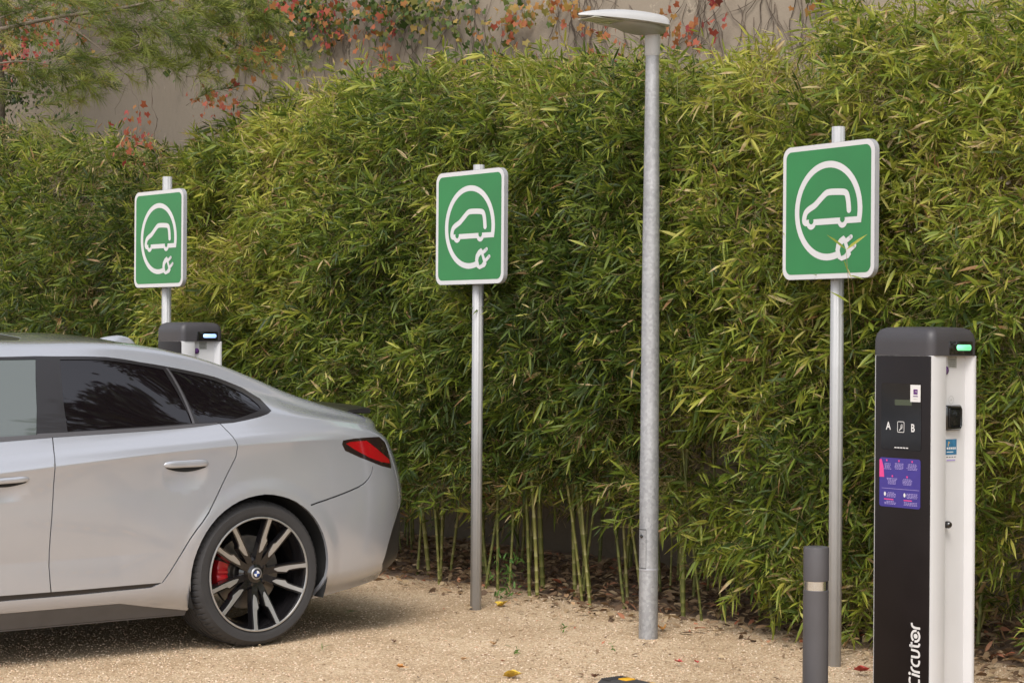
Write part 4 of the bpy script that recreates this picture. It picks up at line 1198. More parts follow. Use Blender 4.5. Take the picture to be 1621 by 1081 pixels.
def weed(px, py, n, L, label, spread=1.0, width=.22):
    z = (EYE) / ((py - 540.5 - ROLL * (px - 810.5)) / FPX)
    p = at(px, py, z)
    B = []; D = []; Ls = []
    for k in range(n):
        a = rnd.uniform(0, 6.28); e = rnd.uniform(.3, 1.4)
        D.append(Vector((math.cos(a) * math.cos(e), math.sin(a) * math.cos(e), math.sin(e)))); B.append((rnd.gauss(0, .008) * spread, rnd.gauss(0, .008) * spread, rnd.uniform(0, .05) * spread)); Ls.append(L * rnd.uniform(.5, 1))
    Ls = np.array(Ls)
    V, F, k = leaves(np.array(B), np.array(D), Ls, Ls * width, droop=.3)
    o = mesh_np('weed', V, F, leaf_mat('weed_leaf', [(0, (0.05, 0.12, 0.02)), (1, (0.12, 0.22, 0.04))], .2), attr=np.repeat(np.random.default_rng(n).random(n), 8))
    o.location = (p.x, p.y, 0.0)
    tag(o, label, 'weed', 'weeds in the gravel')
weed(800, 950, 90, .07, 'bushy dark green weed right of the middle sign pole at the hedge foot', 5)
weed(815, 1040, 9, .05, 'small green weed alone on the open gravel')
weed(890, 1002, 9, .04, 'tiny green weed on the gravel left of the street lamp')
weed(970, 1035, 8, .035, 'tiny weed on the gravel below the street lamp')
weed(510, 1032, 7, .07, 'thin grassy weed just right of the rear tyre', .5, .035)
weed(548, 975, 7, .08, 'thin grassy weed on the gravel under the rear bumper', .5, .035)

# ------------------------------------------------------------------ car
def nspline(x, y, xq):
    x = np.array(x, float); y = np.array(y, float); n = len(x); h = np.diff(x); A = np.zeros((n, n)); r = np.zeros(n)
    A[0, 0] = A[-1, -1] = 1
    for i in range(1, n - 1):
        A[i, i-1] = h[i-1]; A[i, i] = 2 * (h[i-1] + h[i]); A[i, i+1] = h[i]
        r[i] = 6 * ((y[i+1] - y[i]) / h[i] - (y[i] - y[i-1]) / h[i-1])
    M = np.linalg.solve(A, r); k = np.clip(np.searchsorted(x, xq) - 1, 0, n - 2)
    a = (x[k+1] - xq) / h[k]; b = 1 - a
    return a * y[k] + b * y[k+1] + ((a**3 - a) * M[k] + (b**3 - b) * M[k+1]) * h[k]**2 / 6
def across(Y, tq):
    """Y (K,n) section values at t = 0..K-1, tq (n) -> value at each own t"""
    d = np.diff(Y, axis=0); m = np.zeros_like(Y)
    a = d[:-1]; b = d[1:]; ok = (a * b) > 0
    m[1:-1] = np.where(ok, 2 * a * b / np.where(ok, a + b, 1), 0); m[0] = d[0]; m[-1] = 0
    k = np.clip(tq.astype(int), 0, len(Y) - 2); f = tq - k; j = np.arange(Y.shape[1])
    return ((1 + 2*f) * (1-f)**2) * Y[k, j] + f * (1-f)**2 * m[k, j] + f*f*(3-2*f) * Y[k+1, j] + f*f*(f-1) * m[k+1, j]
US=[-3.72,-3.3,-2.85,-2.4,-2.0,-1.5,-1.05,-.6,-.3,0,.3,.6,.85,1.05]
Zt=[[.24,.17,.165,.16,.16,.16,.16,.16,.16,.165,.18,.22,.26,.30],
[.34,.31,.305,.30,.30,.30,.30,.30,.30,.305,.31,.33,.36,.39],
[.50,.55,.58,.57,.565,.565,.57,.58,.59,.60,.62,.64,.65,.66],
[.62,.73,.795,.815,.82,.828,.86,.898,.920,.935,.942,.94,.925,.90],
[.69,.82,.895,.94,.955,.967,.986,1.005,1.022,1.045,1.035,1.01,.98,.96],
[.73,.88,.965,1.04,1.19,1.318,1.325,1.318,1.275,1.205,1.105,1.045,1.012,.99],
[.75,.90,.99,1.075,1.24,1.372,1.382,1.384,1.35,1.28,1.170,1.085,1.04,1.02],
[.77,.915,1.01,1.10,1.30,1.445,1.438,1.432,1.402,1.335,1.232,1.128,1.068,1.055]]
Wt=[[.80]*14,
[.88,.885,.885,.88,.88,.88,.88,.882,.888,.895,.895,.89,.885,.88],
[.89,.905,.918,.905,.898,.898,.898,.903,.915,.924,.924,.918,.912,.905],
[.86,.90,.915,.908,.903,.902,.902,.904,.910,.918,.92,.915,.905,.895],
[.80,.86,.885,.88,.87,.862,.86,.86,.86,.858,.865,.87,.87,.87],
[.60,.72,.79,.76,.71,.68,.68,.675,.665,.66,.72,.775,.81,.83],
[.45,.52,.58,.60,.62,.60,.60,.595,.585,.58,.61,.66,.70,.72],
[0]*14]
UE=np.array([1.04,1.085,1.08,.975,.915,.935,.95,.96])   # rear end by t
UF=np.array([-3.66,-3.70,-3.72,-3.70,-3.66,-3.60,-3.58,-3.56])
AXLE_F = -2.856
ARCHES = [(.01, .34), (AXLE_F, .34)]
def car_pos(s, t, off=0.0):
    """the body surface: s runs to the rear (rear axle = 0), t from sill 0 to roof centre 7 -> x (rear), y (left = -), z"""
    s = np.asarray(s, float); t = np.clip(np.asarray(t, float), 0, 7)
    zz = across(np.array([nspline(US, r, s) for r in Zt]), t); ww = across(np.array([nspline(US, r, s) for r in Wt]), t)
    one = np.ones_like(s)
    ue = across(UE[:, None] * one, t); uf = across(UF[:, None] * one, t)
    u = np.where(s > .2, .2 + (s - .2) * (ue - .2) / .85, s); u = np.where(s < -2.9, -2.9 + (s + 2.9) * (uf + 2.9) / (-.82), u)
    v = np.clip((s - .2) / .85, 0, 1); r = (1 - v**5) ** (1 / 2.2)
    vf = np.clip((-2.9 - s) / .82, 0, 1); r = r * (1 - vf**3.5) ** (1 / 2.1)
    w = ww * r
    # wheel arch lips
    for (cu, cz) in ARCHES:
        d = np.sqrt((u - cu) ** 2 + (zz - cz) ** 2)
        k = np.clip((0.445 - d) / 0.065, 0, 1); k = k * k * (3 - 2 * k)
        w = w + 0.005 * k * (t < 3)
    # hollow behind the door handles
    for (hu, ht) in ((-.392, 2.60), (-1.252, 2.70)):
        e = ((u - hu) / .115) ** 2 + ((t - ht) / .22) ** 2
        w = w - 0.006 * np.clip(1 - e, 0, 1) ** 1.2
    # soft hollow low on the doors
    # the shoulder crease, fading towards the nose and the tail lamp
    fade = np.clip((u + 2.9) / .8, 0, 1) * np.clip((.50 - u) / .35, 0, 1)
    w = w + 0.014 * fade * np.clip(1 - np.abs(t - 3.0) / .55, 0, 1) ** 1.5
    low = np.clip((u + 2.3) / .5, 0, 1) * np.clip((-.45 - u) / .25, 0, 1)
    w = w - 0.010 * low * np.clip(1 - np.abs(t - 1.62) / .7, 0, 1) ** 1.5
    P = np.stack([u, -w, zz], -1)
    return P
def car_map(s, t, off=0.0):
    s = np.clip(np.asarray(s, float), -3.7195, 1.0495); t = np.asarray(t, float)
    e = 2e-3
    P = car_pos(s, t)
    du = car_pos(np.minimum(s + e, 1.0498), t) - car_pos(np.maximum(s - e, -3.7198), t)
    dt = car_pos(s, np.minimum(t + e, 6.9999)) - car_pos(s, np.maximum(t - e, 0))
    N = np.cross(du, dt); N /= np.linalg.norm(N, axis=-1, keepdims=True) + 1e-12
    return P + N * off, N
PAN = {
  'dlo': [(-1.9, 5.0), (-1.5, 5.0), (-1.171, 5.01), (-1.008, 5.07), (-0.891, 5.05), (-0.666, 5.055), (-0.495, 4.985), (-0.356, 4.995), (-0.215, 5.02), (-0.087, 5.04), (0.04, 4.94), (0.104, 4.695), (0.113, 4.285), (0.08, 4.16), (0.028, 4.06), (-0.046, 3.98), (-0.121, 3.94), (-0.203, 3.965), (-0.33, 3.965), (-1.012, 3.985), (-1.252, 3.975), (-1.499, 3.98), (-2.0, 4.0), (-2.38, 4.15), (-2.2, 4.6)],
  'glass_f': [(-1.86, 4.93), (-1.5, 4.95), (-1.175, 4.93), (-1.008, 4.955), (-1.083, 4.06), (-1.249, 4.065), (-1.499, 4.075), (-2.0, 4.1), (-2.3, 4.2), (-2.15, 4.55)],
  'glass_r': [(-0.938, 4.08), (-0.93, 4.395), (-0.895, 4.935), (-0.674, 4.935), (-0.501, 4.9), (-0.382, 4.885), (-0.352, 4.55), (-0.322, 4.08)],
  'glass_q': [(-0.344, 4.9), (-0.225, 4.895), (-0.099, 4.88), (0.018, 4.725), (0.054, 4.535), (0.062, 4.325), (0.01, 4.19), (-0.119, 4.04), (-0.195, 4.055), (-0.288, 4.08), (-0.316, 4.53)],
  'lamp': [(0.459, 2.87), (0.469, 2.965), (0.543, 3.025), (0.752, 3.135), (0.79, 2.9), (0.79, 2.69), (0.784, 2.46), (0.772, 2.435), (0.696, 2.48), (0.563, 2.62), (0.473, 2.745)],
  'lampred': [(0.483, 2.88), (0.513, 2.92), (0.628, 2.95), (0.678, 2.79), (0.724, 2.68), (0.78, 2.565), (0.778, 2.505), (0.702, 2.535), (0.624, 2.61), (0.531, 2.76)],
  'strip': [(-1.901, 1.145), (-1.499, 1.15), (-1.256, 1.135), (-0.881, 1.13), (-0.493, 1.145), (-0.545, 1.055), (-0.879, 1.025), (-1.254, 1.02), (-1.499, 1.025), (-1.901, 1.025)],
  'doorcut': [(-0.199, 4.04), (-0.181, 3.88), (-0.157, 3.465), (-0.137, 3.035), (-0.139, 2.865), (-0.155, 2.7), (-0.276, 2.13), (-0.37, 1.77), (-0.493, 1.145)],
  'split': [(-1.012, 4.02), (-1.026, 2.98), (-1.028, 2.485), (-1.036, 1.975), (-1.036, 1.56), (-1.024, 1.115)],
  'fcut': [(-1.98, 4.01), (-2.02, 2.895), (-2.05, 2.13), (-2.03, 1.15)],
  'bseam': [(0.259, 2.075), (0.394, 2.14), (0.527, 2.225), (0.583, 2.295), (0.617, 2.38), (0.636, 2.48)],
  'skirt': [(-2.449, 0.22), (-1.6, 0.715), (-1.247, 0.69), (-0.688, 0.69), (-0.306, 0.175), (-0.298, 0.03)],
  'arch': [(0.35, 0.17), (0.358, 0.545), (0.366, 0.87), (0.368, 1.105), (0.366, 1.275), (0.358, 1.415), (0.346, 1.54), (0.33, 1.655), (0.308, 1.77), (0.283, 1.875), (0.253, 1.98), (0.219, 2.07), (0.181, 2.145), (0.141, 2.2), (0.098, 2.24), (0.054, 2.27), (0.01, 2.285), (-0.034, 2.28), (-0.077, 2.265), (-0.121, 2.235), (-0.161, 2.19), (-0.199, 2.13), (-0.234, 2.055), (-0.264, 1.96), (-0.292, 1.85), (-0.314, 1.735), (-0.332, 1.61), (-0.346, 1.48), (-0.354, 1.33), (-0.356, 1.165), (-0.352, 0.95), (-0.344, 0.68), (-0.33, 0.355)],
  'farch': [(-2.517, 0.34), (-2.503, 0.665), (-2.495, 0.945), (-2.491, 1.16), (-2.493, 1.33), (-2.501, 1.48), (-2.513, 1.62), (-2.531, 1.75), (-2.553, 1.88), (-2.581, 2.01), (-2.613, 2.125), (-2.646, 2.23), (-2.684, 2.32), (-2.726, 2.39), (-2.768, 2.45), (-2.811, 2.485), (-2.855, 2.505), (-2.901, 2.505), (-2.945, 2.485), (-2.986, 2.44), (-3.028, 2.375), (-3.066, 2.29), (-3.1, 2.18), (-3.131, 2.055), (-3.157, 1.91), (-3.181, 1.77), (-3.201, 1.625), (-3.215, 1.475), (-3.223, 1.315), (-3.227, 1.135), (-3.227, 0.905), (-3.223, 0.62), (-3.213, 0.305)],
  'diag': [(0.849, 1.89), (0.774, 1.625), (0.73, 1.34), (0.702, 0.94), (0.766, 0.0)],
  'sunroof': [(-0.932, 6.655), (-0.724, 6.525)],
  'headlamp': [(-3.599, 3.06), (-3.362, 3.035), (-3.155, 2.875), (-3.203, 2.57), (-3.607, 2.565)],
  'belt': [(-1.06, 4.075), (-1.249, 4.065), (-1.499, 4.075), (-2.0, 4.1), (-2.3, 4.2), (-2.33, 4.14), (-2.0, 4.0), (-1.499, 3.98), (-1.252, 3.975), (-1.012, 3.985), (-0.33, 3.965), (-0.2, 3.965), (-0.205, 4.0), (-0.322, 4.045), (-0.6, 4.055), (-0.938, 4.065)],
}
KT = 0.2
def strip_poly(pts, w):
    """a closed thin polygon round an (s,t) polyline"""
    P = [Vector((a, b * KT)) for a, b in pts]
    L_, R_ = stroke([(p.x, p.y) for p in P], w)
    return [(p.x, p.y / KT) for p in L_] + [(p.x, p.y / KT) for p in reversed(R_)]
def dens(pts, n=4):
    P = smooth_pts(pts, n)
    return P

def build_car():
    A = R(39)
    root = empty('parked_car', (-1.719, 9.799, 0), A)
    tag(root, 'light grey fastback car with tinted rear windows, parked with its tail to the hedge', 'car')
    PAINT = mat('car_paint', (0.450, 0.462, 0.500), 0.18, 0.45, spec=0.5, coat=1.0, noise=(1.6, 0.035))
    GLASSR = mat('tinted_glass', (0.006, 0.004, 0.005), 0.03, 0, spec=0.75, coat=0.4)
    GLASSF = mat('sky_pale_glass', (0.10, 0.115, 0.11), 0.03, 0, spec=0.9, coat=0.6)  # pale base stands in for reflected sky and light seen through the cabin
    TRIM = mat('satin_black_trim', (0.02, 0.018, 0.019), 0.28, 0, coat=0.3)
    BELT = mat('belt_trim', (0.12, 0.115, 0.12), 0.3, 0.4)
    SKIRT = mat('sill_plastic', (0.10, 0.10, 0.108), 0.5, 0.1, noise=(10, .1))
    GAP_SHADE = mat('shut_line_and_shade', (0.012, 0.012, 0.012), 0.9)  # black of the panel joints, also of the shade painted under the handles
    RED = mat('tail_lamp_red', (0.36, 0.006, 0.010), 0.12, 0, coat=0.8, noise=(6, 0.15))
    SMOKE = mat('tail_lamp_smoke', (0.022, 0.012, 0.012), 0.08, 0, coat=0.8)
    SKIRTD = mat('bumper_plastic', (0.022, 0.021, 0.022), 0.45, 0, noise=(10, .1))
    UNDER = mat('underbody', (0.012, 0.012, 0.012), 0.8)

    far = [(-.0, 0)]
    P = {}
    P['sunroof'] = [(-1.95, 7.2), (-1.95, 6.25), (-1.0, 6.25), (-.93, 6.4), (-.90, 7.2)]
    P['rear_screen'] = [(-.12, 7.2), (-.10, 6.35), (.20, 6.30), (.62, 6.25), (.66, 6.5), (.68, 7.2)]
    P['windscreen'] = [(-1.96, 7.2), (-1.98, 6.2), (-2.05, 5.6), (-2.42, 5.1), (-2.52, 5.6), (-2.60, 7.2)]
    cuts = {
        'cut_door': strip_poly(dens(PAN['doorcut'], 3), .005),
        'cut_split': strip_poly(dens(PAN['split'], 2), .005),
        'cut_front': strip_poly(dens(PAN['fcut'], 2), .005),
        'cut_bumper': strip_poly(dens(PAN['bseam'], 3), .004),
        'cut_bootlid': strip_poly([(.60, 6.25), (.72, 6.05), (.86, 5.85), (.90, 5.4)], .004),
        'cut_bonnet': strip_poly([(-2.50, 5.2), (-2.8, 5.35), (-3.3, 5.3), (-3.6, 5.0)], .005),
    }
    order = []     # (class, polygon)
    order.append(('glass_front', PAN['glass_f'])); order.append(('glass_rear', PAN['glass_r'])); order.append(('glass_quarter', dens(PAN['glass_q'] + PAN['glass_q'][:1], 2)[:-1]))
    order.append(('belt', PAN['belt'])); order.append(('frame', PAN['dlo']))
    for k, v in cuts.items(): order.append(('gap', v))
    order.append(('lamp_red', PAN['lampred'])); order.append(('lamp', PAN['lamp']))
    order.append(('door_strip', PAN['strip']))
    ext = lambda arch: [(arch[0][0], -.3)] + arch + [(arch[-1][0], -.3)]
    order.append(('arch', ext(PAN['arch']))); order.append(('arch', ext(PAN['farch'])))
    sk = PAN['skirt']
    order.append(('skirt', sk + [(sk[-1][0], -.3), (sk[0][0], -.3)]))
    order.append(('diffuser', [(1.08, 1.9)] + PAN['diag'][:-1] + [(.80, -.3), (1.08, -.3)]))
    order.append(('front_trim', [(-3.75, 1.0), (-3.55, 1.0), (-3.45, 0.5), (-3.30, -.3), (-3.75, -.3)]))
    for k in ('sunroof', 'rear_screen', 'windscreen'): order.append((k, P[k]))
    order.append(('headlamp', PAN['headlamp'])); order.append(('grille', [(-3.75, 3.2), (-3.69, 3.2), (-3.685, 1.6), (-3.75, 1.6)]))
    dr = dens(PAN['doorcut'], 3); sp = dens(PAN['split'], 2); fc = dens(PAN['fcut'], 2)
    order.append(('rear_door', sp + [(-.493, 1.09)] + dr[::-1]))
    order.append(('front_door', fc + sp[::-1]))
    # one triangulation of the whole flank and roof, cut along every outline
    pts = []; edges = []
    for c_, pg in order:
        if c_ in ('rear_door', 'front_door'): continue
        b = len(pts); n = len(pg)
        q = []
        for i in range(n):                          # long edges get extra points
            a0, a1 = pg[i], pg[(i + 1) % n]
            l = math.hypot(a1[0] - a0[0], (a1[1] - a0[1]) * KT); m = max(1, int(l / .05))
            for k in range(m): q.append((a0[0] + (a1[0] - a0[0]) * k / m, a0[1] + (a1[1] - a0[1]) * k / m))
        for a in q: pts.append(Vector((a[0], a[1] * KT)))
        n = len(q); edges += [(b + i, b + (i + 1) % n) for i in range(n)]
    sg = np.concatenate([np.linspace(-3.72, -3.4, 26), np.linspace(-3.38, -1.1, 80), np.linspace(-1.085, .6, 130), np.linspace(.62, 1.05, 60)])
    tg = np.concatenate([np.linspace(0, 5, 110), np.linspace(5.06, 7, 30)])
    for i, s in enumerate(sg):
        for t in tg:
            pts.append(Vector((s, t * KT)))
    g0 = len(pts) - len(sg) * len(tg); nt = len(tg)
    for i in range(len(sg) - 1): edges += [(g0 + i * nt, g0 + (i + 1) * nt), (g0 + i * nt + nt - 1, g0 + (i + 1) * nt + nt - 1)]
    for i in range(nt - 1): edges += [(g0 + i, g0 + i + 1), (g0 + (len(sg) - 1) * nt + i, g0 + (len(sg) - 1) * nt + i + 1)]
    v2, e2, f2, _, _, _ = delaunay_2d_cdt(pts, edges, [], 0, 1e-5)
    V2 = np.array([(v.x, v.y) for v in v2]); F2 = np.array([list(f) for f in f2])
    Cn = V2[F2].mean(1)
    s_, t_ = Cn[:, 0], Cn[:, 1] / KT
    inside = (t_ > 0) & (t_ < 7) & (s_ > -3.72) & (s_ < 1.05)
    cls = np.full(len(F2), -1); names = []
    def inpoly(x, y, pg):
        r = np.zeros(len(x), bool); n = len(pg)
        for i in range(n):
            x0, y0 = pg[i]; x1, y1 = pg[(i + 1) % n]
            if y0 == y1: continue
            c_ = ((y0 > y) != (y1 > y)) & (x < (x1 - x0) * (y - y0) / (y1 - y0) + x0); r ^= c_
        return r
    for c_, pg in order:
        if c_ not in names: names.append(c_)
        k = names.index(c_)
        cls[(cls < 0) & inside & inpoly(s_, t_, pg)] = k
    names.append('body'); cls[(cls < 0) & inside] = len(names) - 1
    OFF = {'gap': -.010, 'glass_front': -.004, 'glass_rear': -.004, 'glass_quarter': -.004, 'belt': .002, 'frame': -.001, 'door_strip': -.007, 'skirt': -.006, 'diffuser': -.008, 'front_trim': -.008, 'grille': -.01, 'sunroof': -.001, 'rear_screen': -.002, 'windscreen': -.002, 'lamp': .001, 'lamp_red': .0}
    def piece(name, c_, m, sides=(1,), parent=root, both=False, off=None, flange=None):
        k = names.index(c_)
        f = F2[cls == k]
        if len(f) == 0: print('EMPTY', c_); return []
        u, inv = np.unique(f.ravel(), return_inverse=True); f = inv.reshape(-1, 3)
        st = V2[u]
        Pn, N = car_map(st[:, 0], st[:, 1] / KT, OFF.get(c_, 0) if off is None else off)
        a = Pn[f]; nn = np.cross(a[:, 1] - a[:, 0], a[:, 2] - a[:, 0]); area = np.linalg.norm(nn, axis=1)
        flip = (nn * N[f].mean(1)).sum(1) < 0
        f = np.where(flip[:, None], f[:, ::-1], f); f = f[area > 1e-10]
        objs = []
        if flange:                          # returned edge so panels have thickness
            ec = {}
            for tri in f:
                for i in range(3):
                    e = (tri[i], tri[(i + 1) % 3]); ec[e] = 1
            be = [e for e in ec if (e[1], e[0]) not in ec]
            nV = len(Pn); Pin = Pn - N * flange
            Pn = np.concatenate([Pn, Pn, Pin]); N0 = N
            fl = [[e[1] + nV, e[0] + nV, e[0] + 2 * nV] for e in be] + [[e[1] + nV, e[0] + 2 * nV, e[1] + 2 * nV] for e in be]
            f = np.concatenate([f, np.array(fl)])
            N = np.concatenate([N0, N0, N0])
            u2, inv = np.unique(f.ravel(), return_inverse=True); f = inv.reshape(-1, 3); Pn = Pn[u2]; N = N[u2]; isfl = u2 >= nV
        if both:
            P2 = Pn * np.array([1, -1, 1]); N2 = N * np.array([1, -1, 1])
            Pn = np.concatenate([Pn, P2]); N = np.concatenate([N, N2]); f = np.concatenate([f, f[:, ::-1] + len(P2)])
            if flange: isfl = np.concatenate([isfl, isfl])
        for sd_ in sides:
            mm = np.array([1, sd_, 1]); ff = f if sd_ > 0 else f[:, ::-1]
            nrm = (N * mm)
            if flange: nrm = np.where(isfl[:, None], 0, nrm)
            o = mesh_np(name, Pn * mm, (ff.ravel(), np.full(len(ff), 3)), m, parent, smooth=True, normals=nrm)
            objs.append(o)
        return objs
    body = piece('body', 'body', PAINT, both=True, flange=.018)[0]
    fd = piece('door', 'front_door', PAINT, (1, -1), flange=.012)
    rdr = piece('door', 'rear_door', PAINT, (1, -1), flange=.012)
    piece('door_seal', 'gap', GAP_SHADE, both=True)
    for d, side in zip(fd, (1, -1)): piece('window', 'glass_front', GLASSF, (side,), parent=d)
    for d, side in zip(rdr, (1, -1)): piece('window', 'glass_rear', GLASSR, (side,), parent=d)
    piece('quarter_window', 'glass_quarter', GLASSR, (1, -1))
    piece('window_frame', 'frame', TRIM, (1, -1)); piece('window_trim', 'belt', BELT, (1, -1))
    L1 = piece('tail_lamp', 'lamp', SMOKE, (1, -1))
    for l, side in zip(L1, (1, -1)): piece('red_lens', 'lamp_red', RED, (side,), parent=l)
    piece('door_strip', 'door_strip', TRIM, (1, -1)); piece('side_skirt', 'skirt', SKIRT, (1, -1)); piece('rear_diffuser', 'diffuser', SKIRTD, both=True); piece('front_bumper_trim', 'front_trim', SKIRTD, both=True)
    piece('sunroof', 'sunroof', TRIM, both=True); piece('rear_window', 'rear_screen', GLASSR, both=True); piece('windscreen', 'windscreen', GLASSR, both=True)
    piece('headlamp', 'headlamp', SMOKE, (1, -1)); piece('grille', 'grille', TRIM, both=True)
    # dark liner behind the panels (not across the arches)
    s = np.linspace(-3.6, .98, 130); t = np.linspace(0, 7, 57)
    Sg, Tg = np.meshgrid(s, t, indexing='ij')
    Pl, Nl = car_map(Sg.ravel(), Tg.ravel(), -.03)
    keepv = np.ones(len(Pl), bool)
    for cu, cz in ARCHES: keepv &= np.hypot(Pl[:, 0] - cu, Pl[:, 2] - cz) > .375
    nt_ = len(t); F = []
    for i in range(len(s) - 1):
        for j in range(nt_ - 1):
            q = (i * nt_ + j, (i + 1) * nt_ + j, (i + 1) * nt_ + j + 1, i * nt_ + j + 1)
            if all(keepv[k] for k in q): F.append(q)
    V = np.concatenate([Pl, Pl * np.array([1, -1, 1])]); F = F + [tuple(k + len(Pl) for k in f[::-1]) for f in F]
    mesh_np('inner_lining', V, F, UNDER, root)
    # floor pan and wheel houses
    b = MB(); b.box((-1.4, 0, .20), (2.15, 1.60, .06)); b.box((-1.4, 0, .35), (4.6, 1.0, .25)); b.box((.62, 0, .34), (.5, 1.3, .12))
    b.build('floor_pan', UNDER, root)
    for cu, cz in ARCHES:
        for sd_ in (1, -1):
            h = MB(); n = 30; V = []
            for k in range(n + 1):
                a = R(-22) + R(224) * k / n
                for y in (-.895, -.55): V.append((cu + .372 * math.cos(a), y * sd_, cz + .372 * math.sin(a)))
            F = [(2 * k, 2 * k + 1, 2 * k + 3, 2 * k + 2) for k in range(n)]
            V += [(cu, -.55 * sd_, cz)]; F += [(2 * k + 1, len(V) - 1, 2 * k + 3) for k in range(n)]
            h.add(V, F); h.build('wheel_arch', UNDER, root)
    # handles
    for d, (hu, ht) in zip((rdr, fd), ((-.392, 2.745), (-1.252, 2.845))):
        for side, o in zip((1, -1), d):
            V = []; F = []; nu, nv = 24, 8
            for i in range(nu + 1):
                f = -1 + 2 * i / nu
                hh = .058 * (1 - abs(f) ** 6) ** .5 + .0005
                for j in range(nv + 1):
                    g_ = -1 + 2 * j / nv
                    ofs = .007 * (1 - g_ ** 4) * (1 - f ** 8) + .001
                    if j == 0: ofs = -.008
                    Pp, _ = car_map([hu + .113 * f], [ht + hh * g_ + .02 * -f], 0)
                    base, nn = Pp[0], _[0]
                    # sit on the undented skin
                    V.append(base + nn * ofs + np.array([0, -1, 0]) * (.006 * max(0, 1 - (((hu + .113 * f) - hu) / .115) ** 2 - ((ht + hh * g_ - ht + .145) / .22) ** 2) ** 1.2))
            for i in range(nu):
                for j in range(nv): F.append((i * (nv + 1) + j, (i + 1) * (nv + 1) + j, (i + 1) * (nv + 1) + j + 1, i * (nv + 1) + j + 1))
            V = np.array(V) * np.array([1, side, 1])
            if side < 0: F = [f[::-1] for f in F]
            mesh_np('handle', V, F, PAINT, o, smooth=True)
            V = []
            for i in range(25):             # dark crescent laid on the skin as the shade under the handle
                f = -1 + i / 12; tt = ht - .052
                for dt_ in (.010, -.055 * (1 - f * f) - .001):
                    Pp, N_ = car_map([hu + .098 * f], [tt + dt_ + .02 * -f], .0015); V.append(Pp[0] * np.array([1, side, 1]))
            F = [(2 * k, 2 * k + 1, 2 * k + 3, 2 * k + 2) for k in range(24)]
            mesh_np('handle_shade', V, F, GAP_SHADE, o)
    # window divider bars
    for side, o in zip((1, -1), rdr):
        for (a0, a1, w_, nm) in (((-.362, 4.93), (-.322, 4.06), .012, 'divider'),):
            V = []
            for k in range(9):
                f = k / 8; s0 = a0[0] + (a1[0] - a0[0]) * f + (.012 * math.sin(f * 3.14) if nm == 'divider' else 0); t0 = a0[1] + (a1[1] - a0[1]) * f
                for e in (-w_ / 2, w_ / 2):
                    Pp, N_ = car_map([s0 + e], [t0], .002); V.append(Pp[0] * np.array([1, side, 1]))
            F = [(2 * k, 2 * k + 1, 2 * k + 3, 2 * k + 2) for k in range(8)]
            mesh_np(nm, V, F if side < 0 else [f[::-1] for f in F], BELT, o)
    # boot lip spoiler
    V = []; F = []
    yy = np.linspace(-.66, .66, 29)
    for y in yy:
        k = 1 - abs(y / .70) ** 6
        x0, z0 = .655 + .03 * (1 - (y / .70) ** 2), 1.078 + .012 * (1 - (y / .7) ** 2)
        for dx, dz in ((-.03, -.03), (0, -.004), (.07, .005), (.120, .006), (.128, -.006), (.12, -.04)):
            V.append((x0 + dx, y, z0 + dz * (0.3 + .7 * k) - .010 * (1 - k)))
    for i in range(28):
        for j in range(5): F.append((i * 6 + j, i * 6 + j + 1, (i + 1) * 6 + j + 1, (i + 1) * 6 + j))
    F += [tuple(range(6)), tuple(range(len(V) - 1, len(V) - 7, -1))]
    MB().add(V, F).build('spoiler', TRIM, root, auto=40)
    # roof aerial
    V = []; F = []
    for i in range(13):
        f = i / 12; h = .040 * min(1, (f / .55) ** .7 + .02) * (1 if f < .8 else max(0, (1 - f) * 5) ** .6); w_ = .034 * math.sin(math.pi * (.08 + .84 * f)) ** .6
        x = -.36 + .21 * f
        zb = float(car_map([x], [6.95])[0][0][2]) - .006
        for k in range(9):
            a = math.pi * k / 8; V.append((x, w_ * math.cos(a), zb + h * math.sin(a) ** 1.3 * (1.0)))
    for i in range(12):
        for k in range(8): F.append((i * 9 + k, (i + 1) * 9 + k, (i + 1) * 9 + k + 1, i * 9 + k + 1))
    MB().add(V, F).build('aerial', PAINT, root, smooth=True)
    # ---- wheels
    TY = M_RUBBER
    RIMB = mat('rim_black', (0.010, 0.009, 0.010), 0.16, 0.2, coat=0.7)
    RIMS = mat('rim_machined', (0.48, 0.475, 0.47), 0.34, 0.75, noise=(30, .05))
    DISC = mat('brake_disc', (0.22, 0.20, 0.18), 0.35, 0.8, noise=(40, .15))
    CAL = mat('caliper_red', (0.36, 0.010, 0.014), 0.25, 0, coat=0.6)
    EMB_B = mat('badge_blue', (0.02, 0.06, 0.25), 0.3); 
    RT, RR = .336, .262
    def wheel(x, side):
        w = empty('wheel', (x, -.905 * side, RT), 0 if side > 0 else math.pi); w.parent = root
        Tm = Matrix.Rotation(R(90), 4, 'X')        # lathe axis z -> -y (outwards)
        # tyre with blocks cut at the shoulders
        prof = [(RR - .004, -.012), (RR + .006, -.003), (RR + .022, .0), (RR + .045, .0), (.318, -.012), (.327, -.022, 1), (.332, -.032, 1), (.3345, -.050, 1), (.3355, -.062, 1), (.3355, -.066), (.329, -.067), (.329, -.075), (.336, -.076), (.336, -.112), (.329, -.113), (.329, -.121), (.336, -.122),
                (.336, -.158), (.329, -.159), (.329, -.167), (.336, -.168), (.336, -.204), (.329, -.205), (.329, -.213), (.3355, -.214), (.3355, -.218, 1), (.334, -.232, 1), (.330, -.25, 1), (.318, -.268), (RR + .03, -.275), (RR, -.265)]
        n = 432; V = []; F = []
        for p in prof:
            z = p[1]
            for k in range(n):
                a = 2 * math.pi * k / n
                r = p[0] - (.005 if (len(p) > 2 and k % 6 == 0) else 0)
                V.append((r * math.cos(a), r * math.sin(a), z))
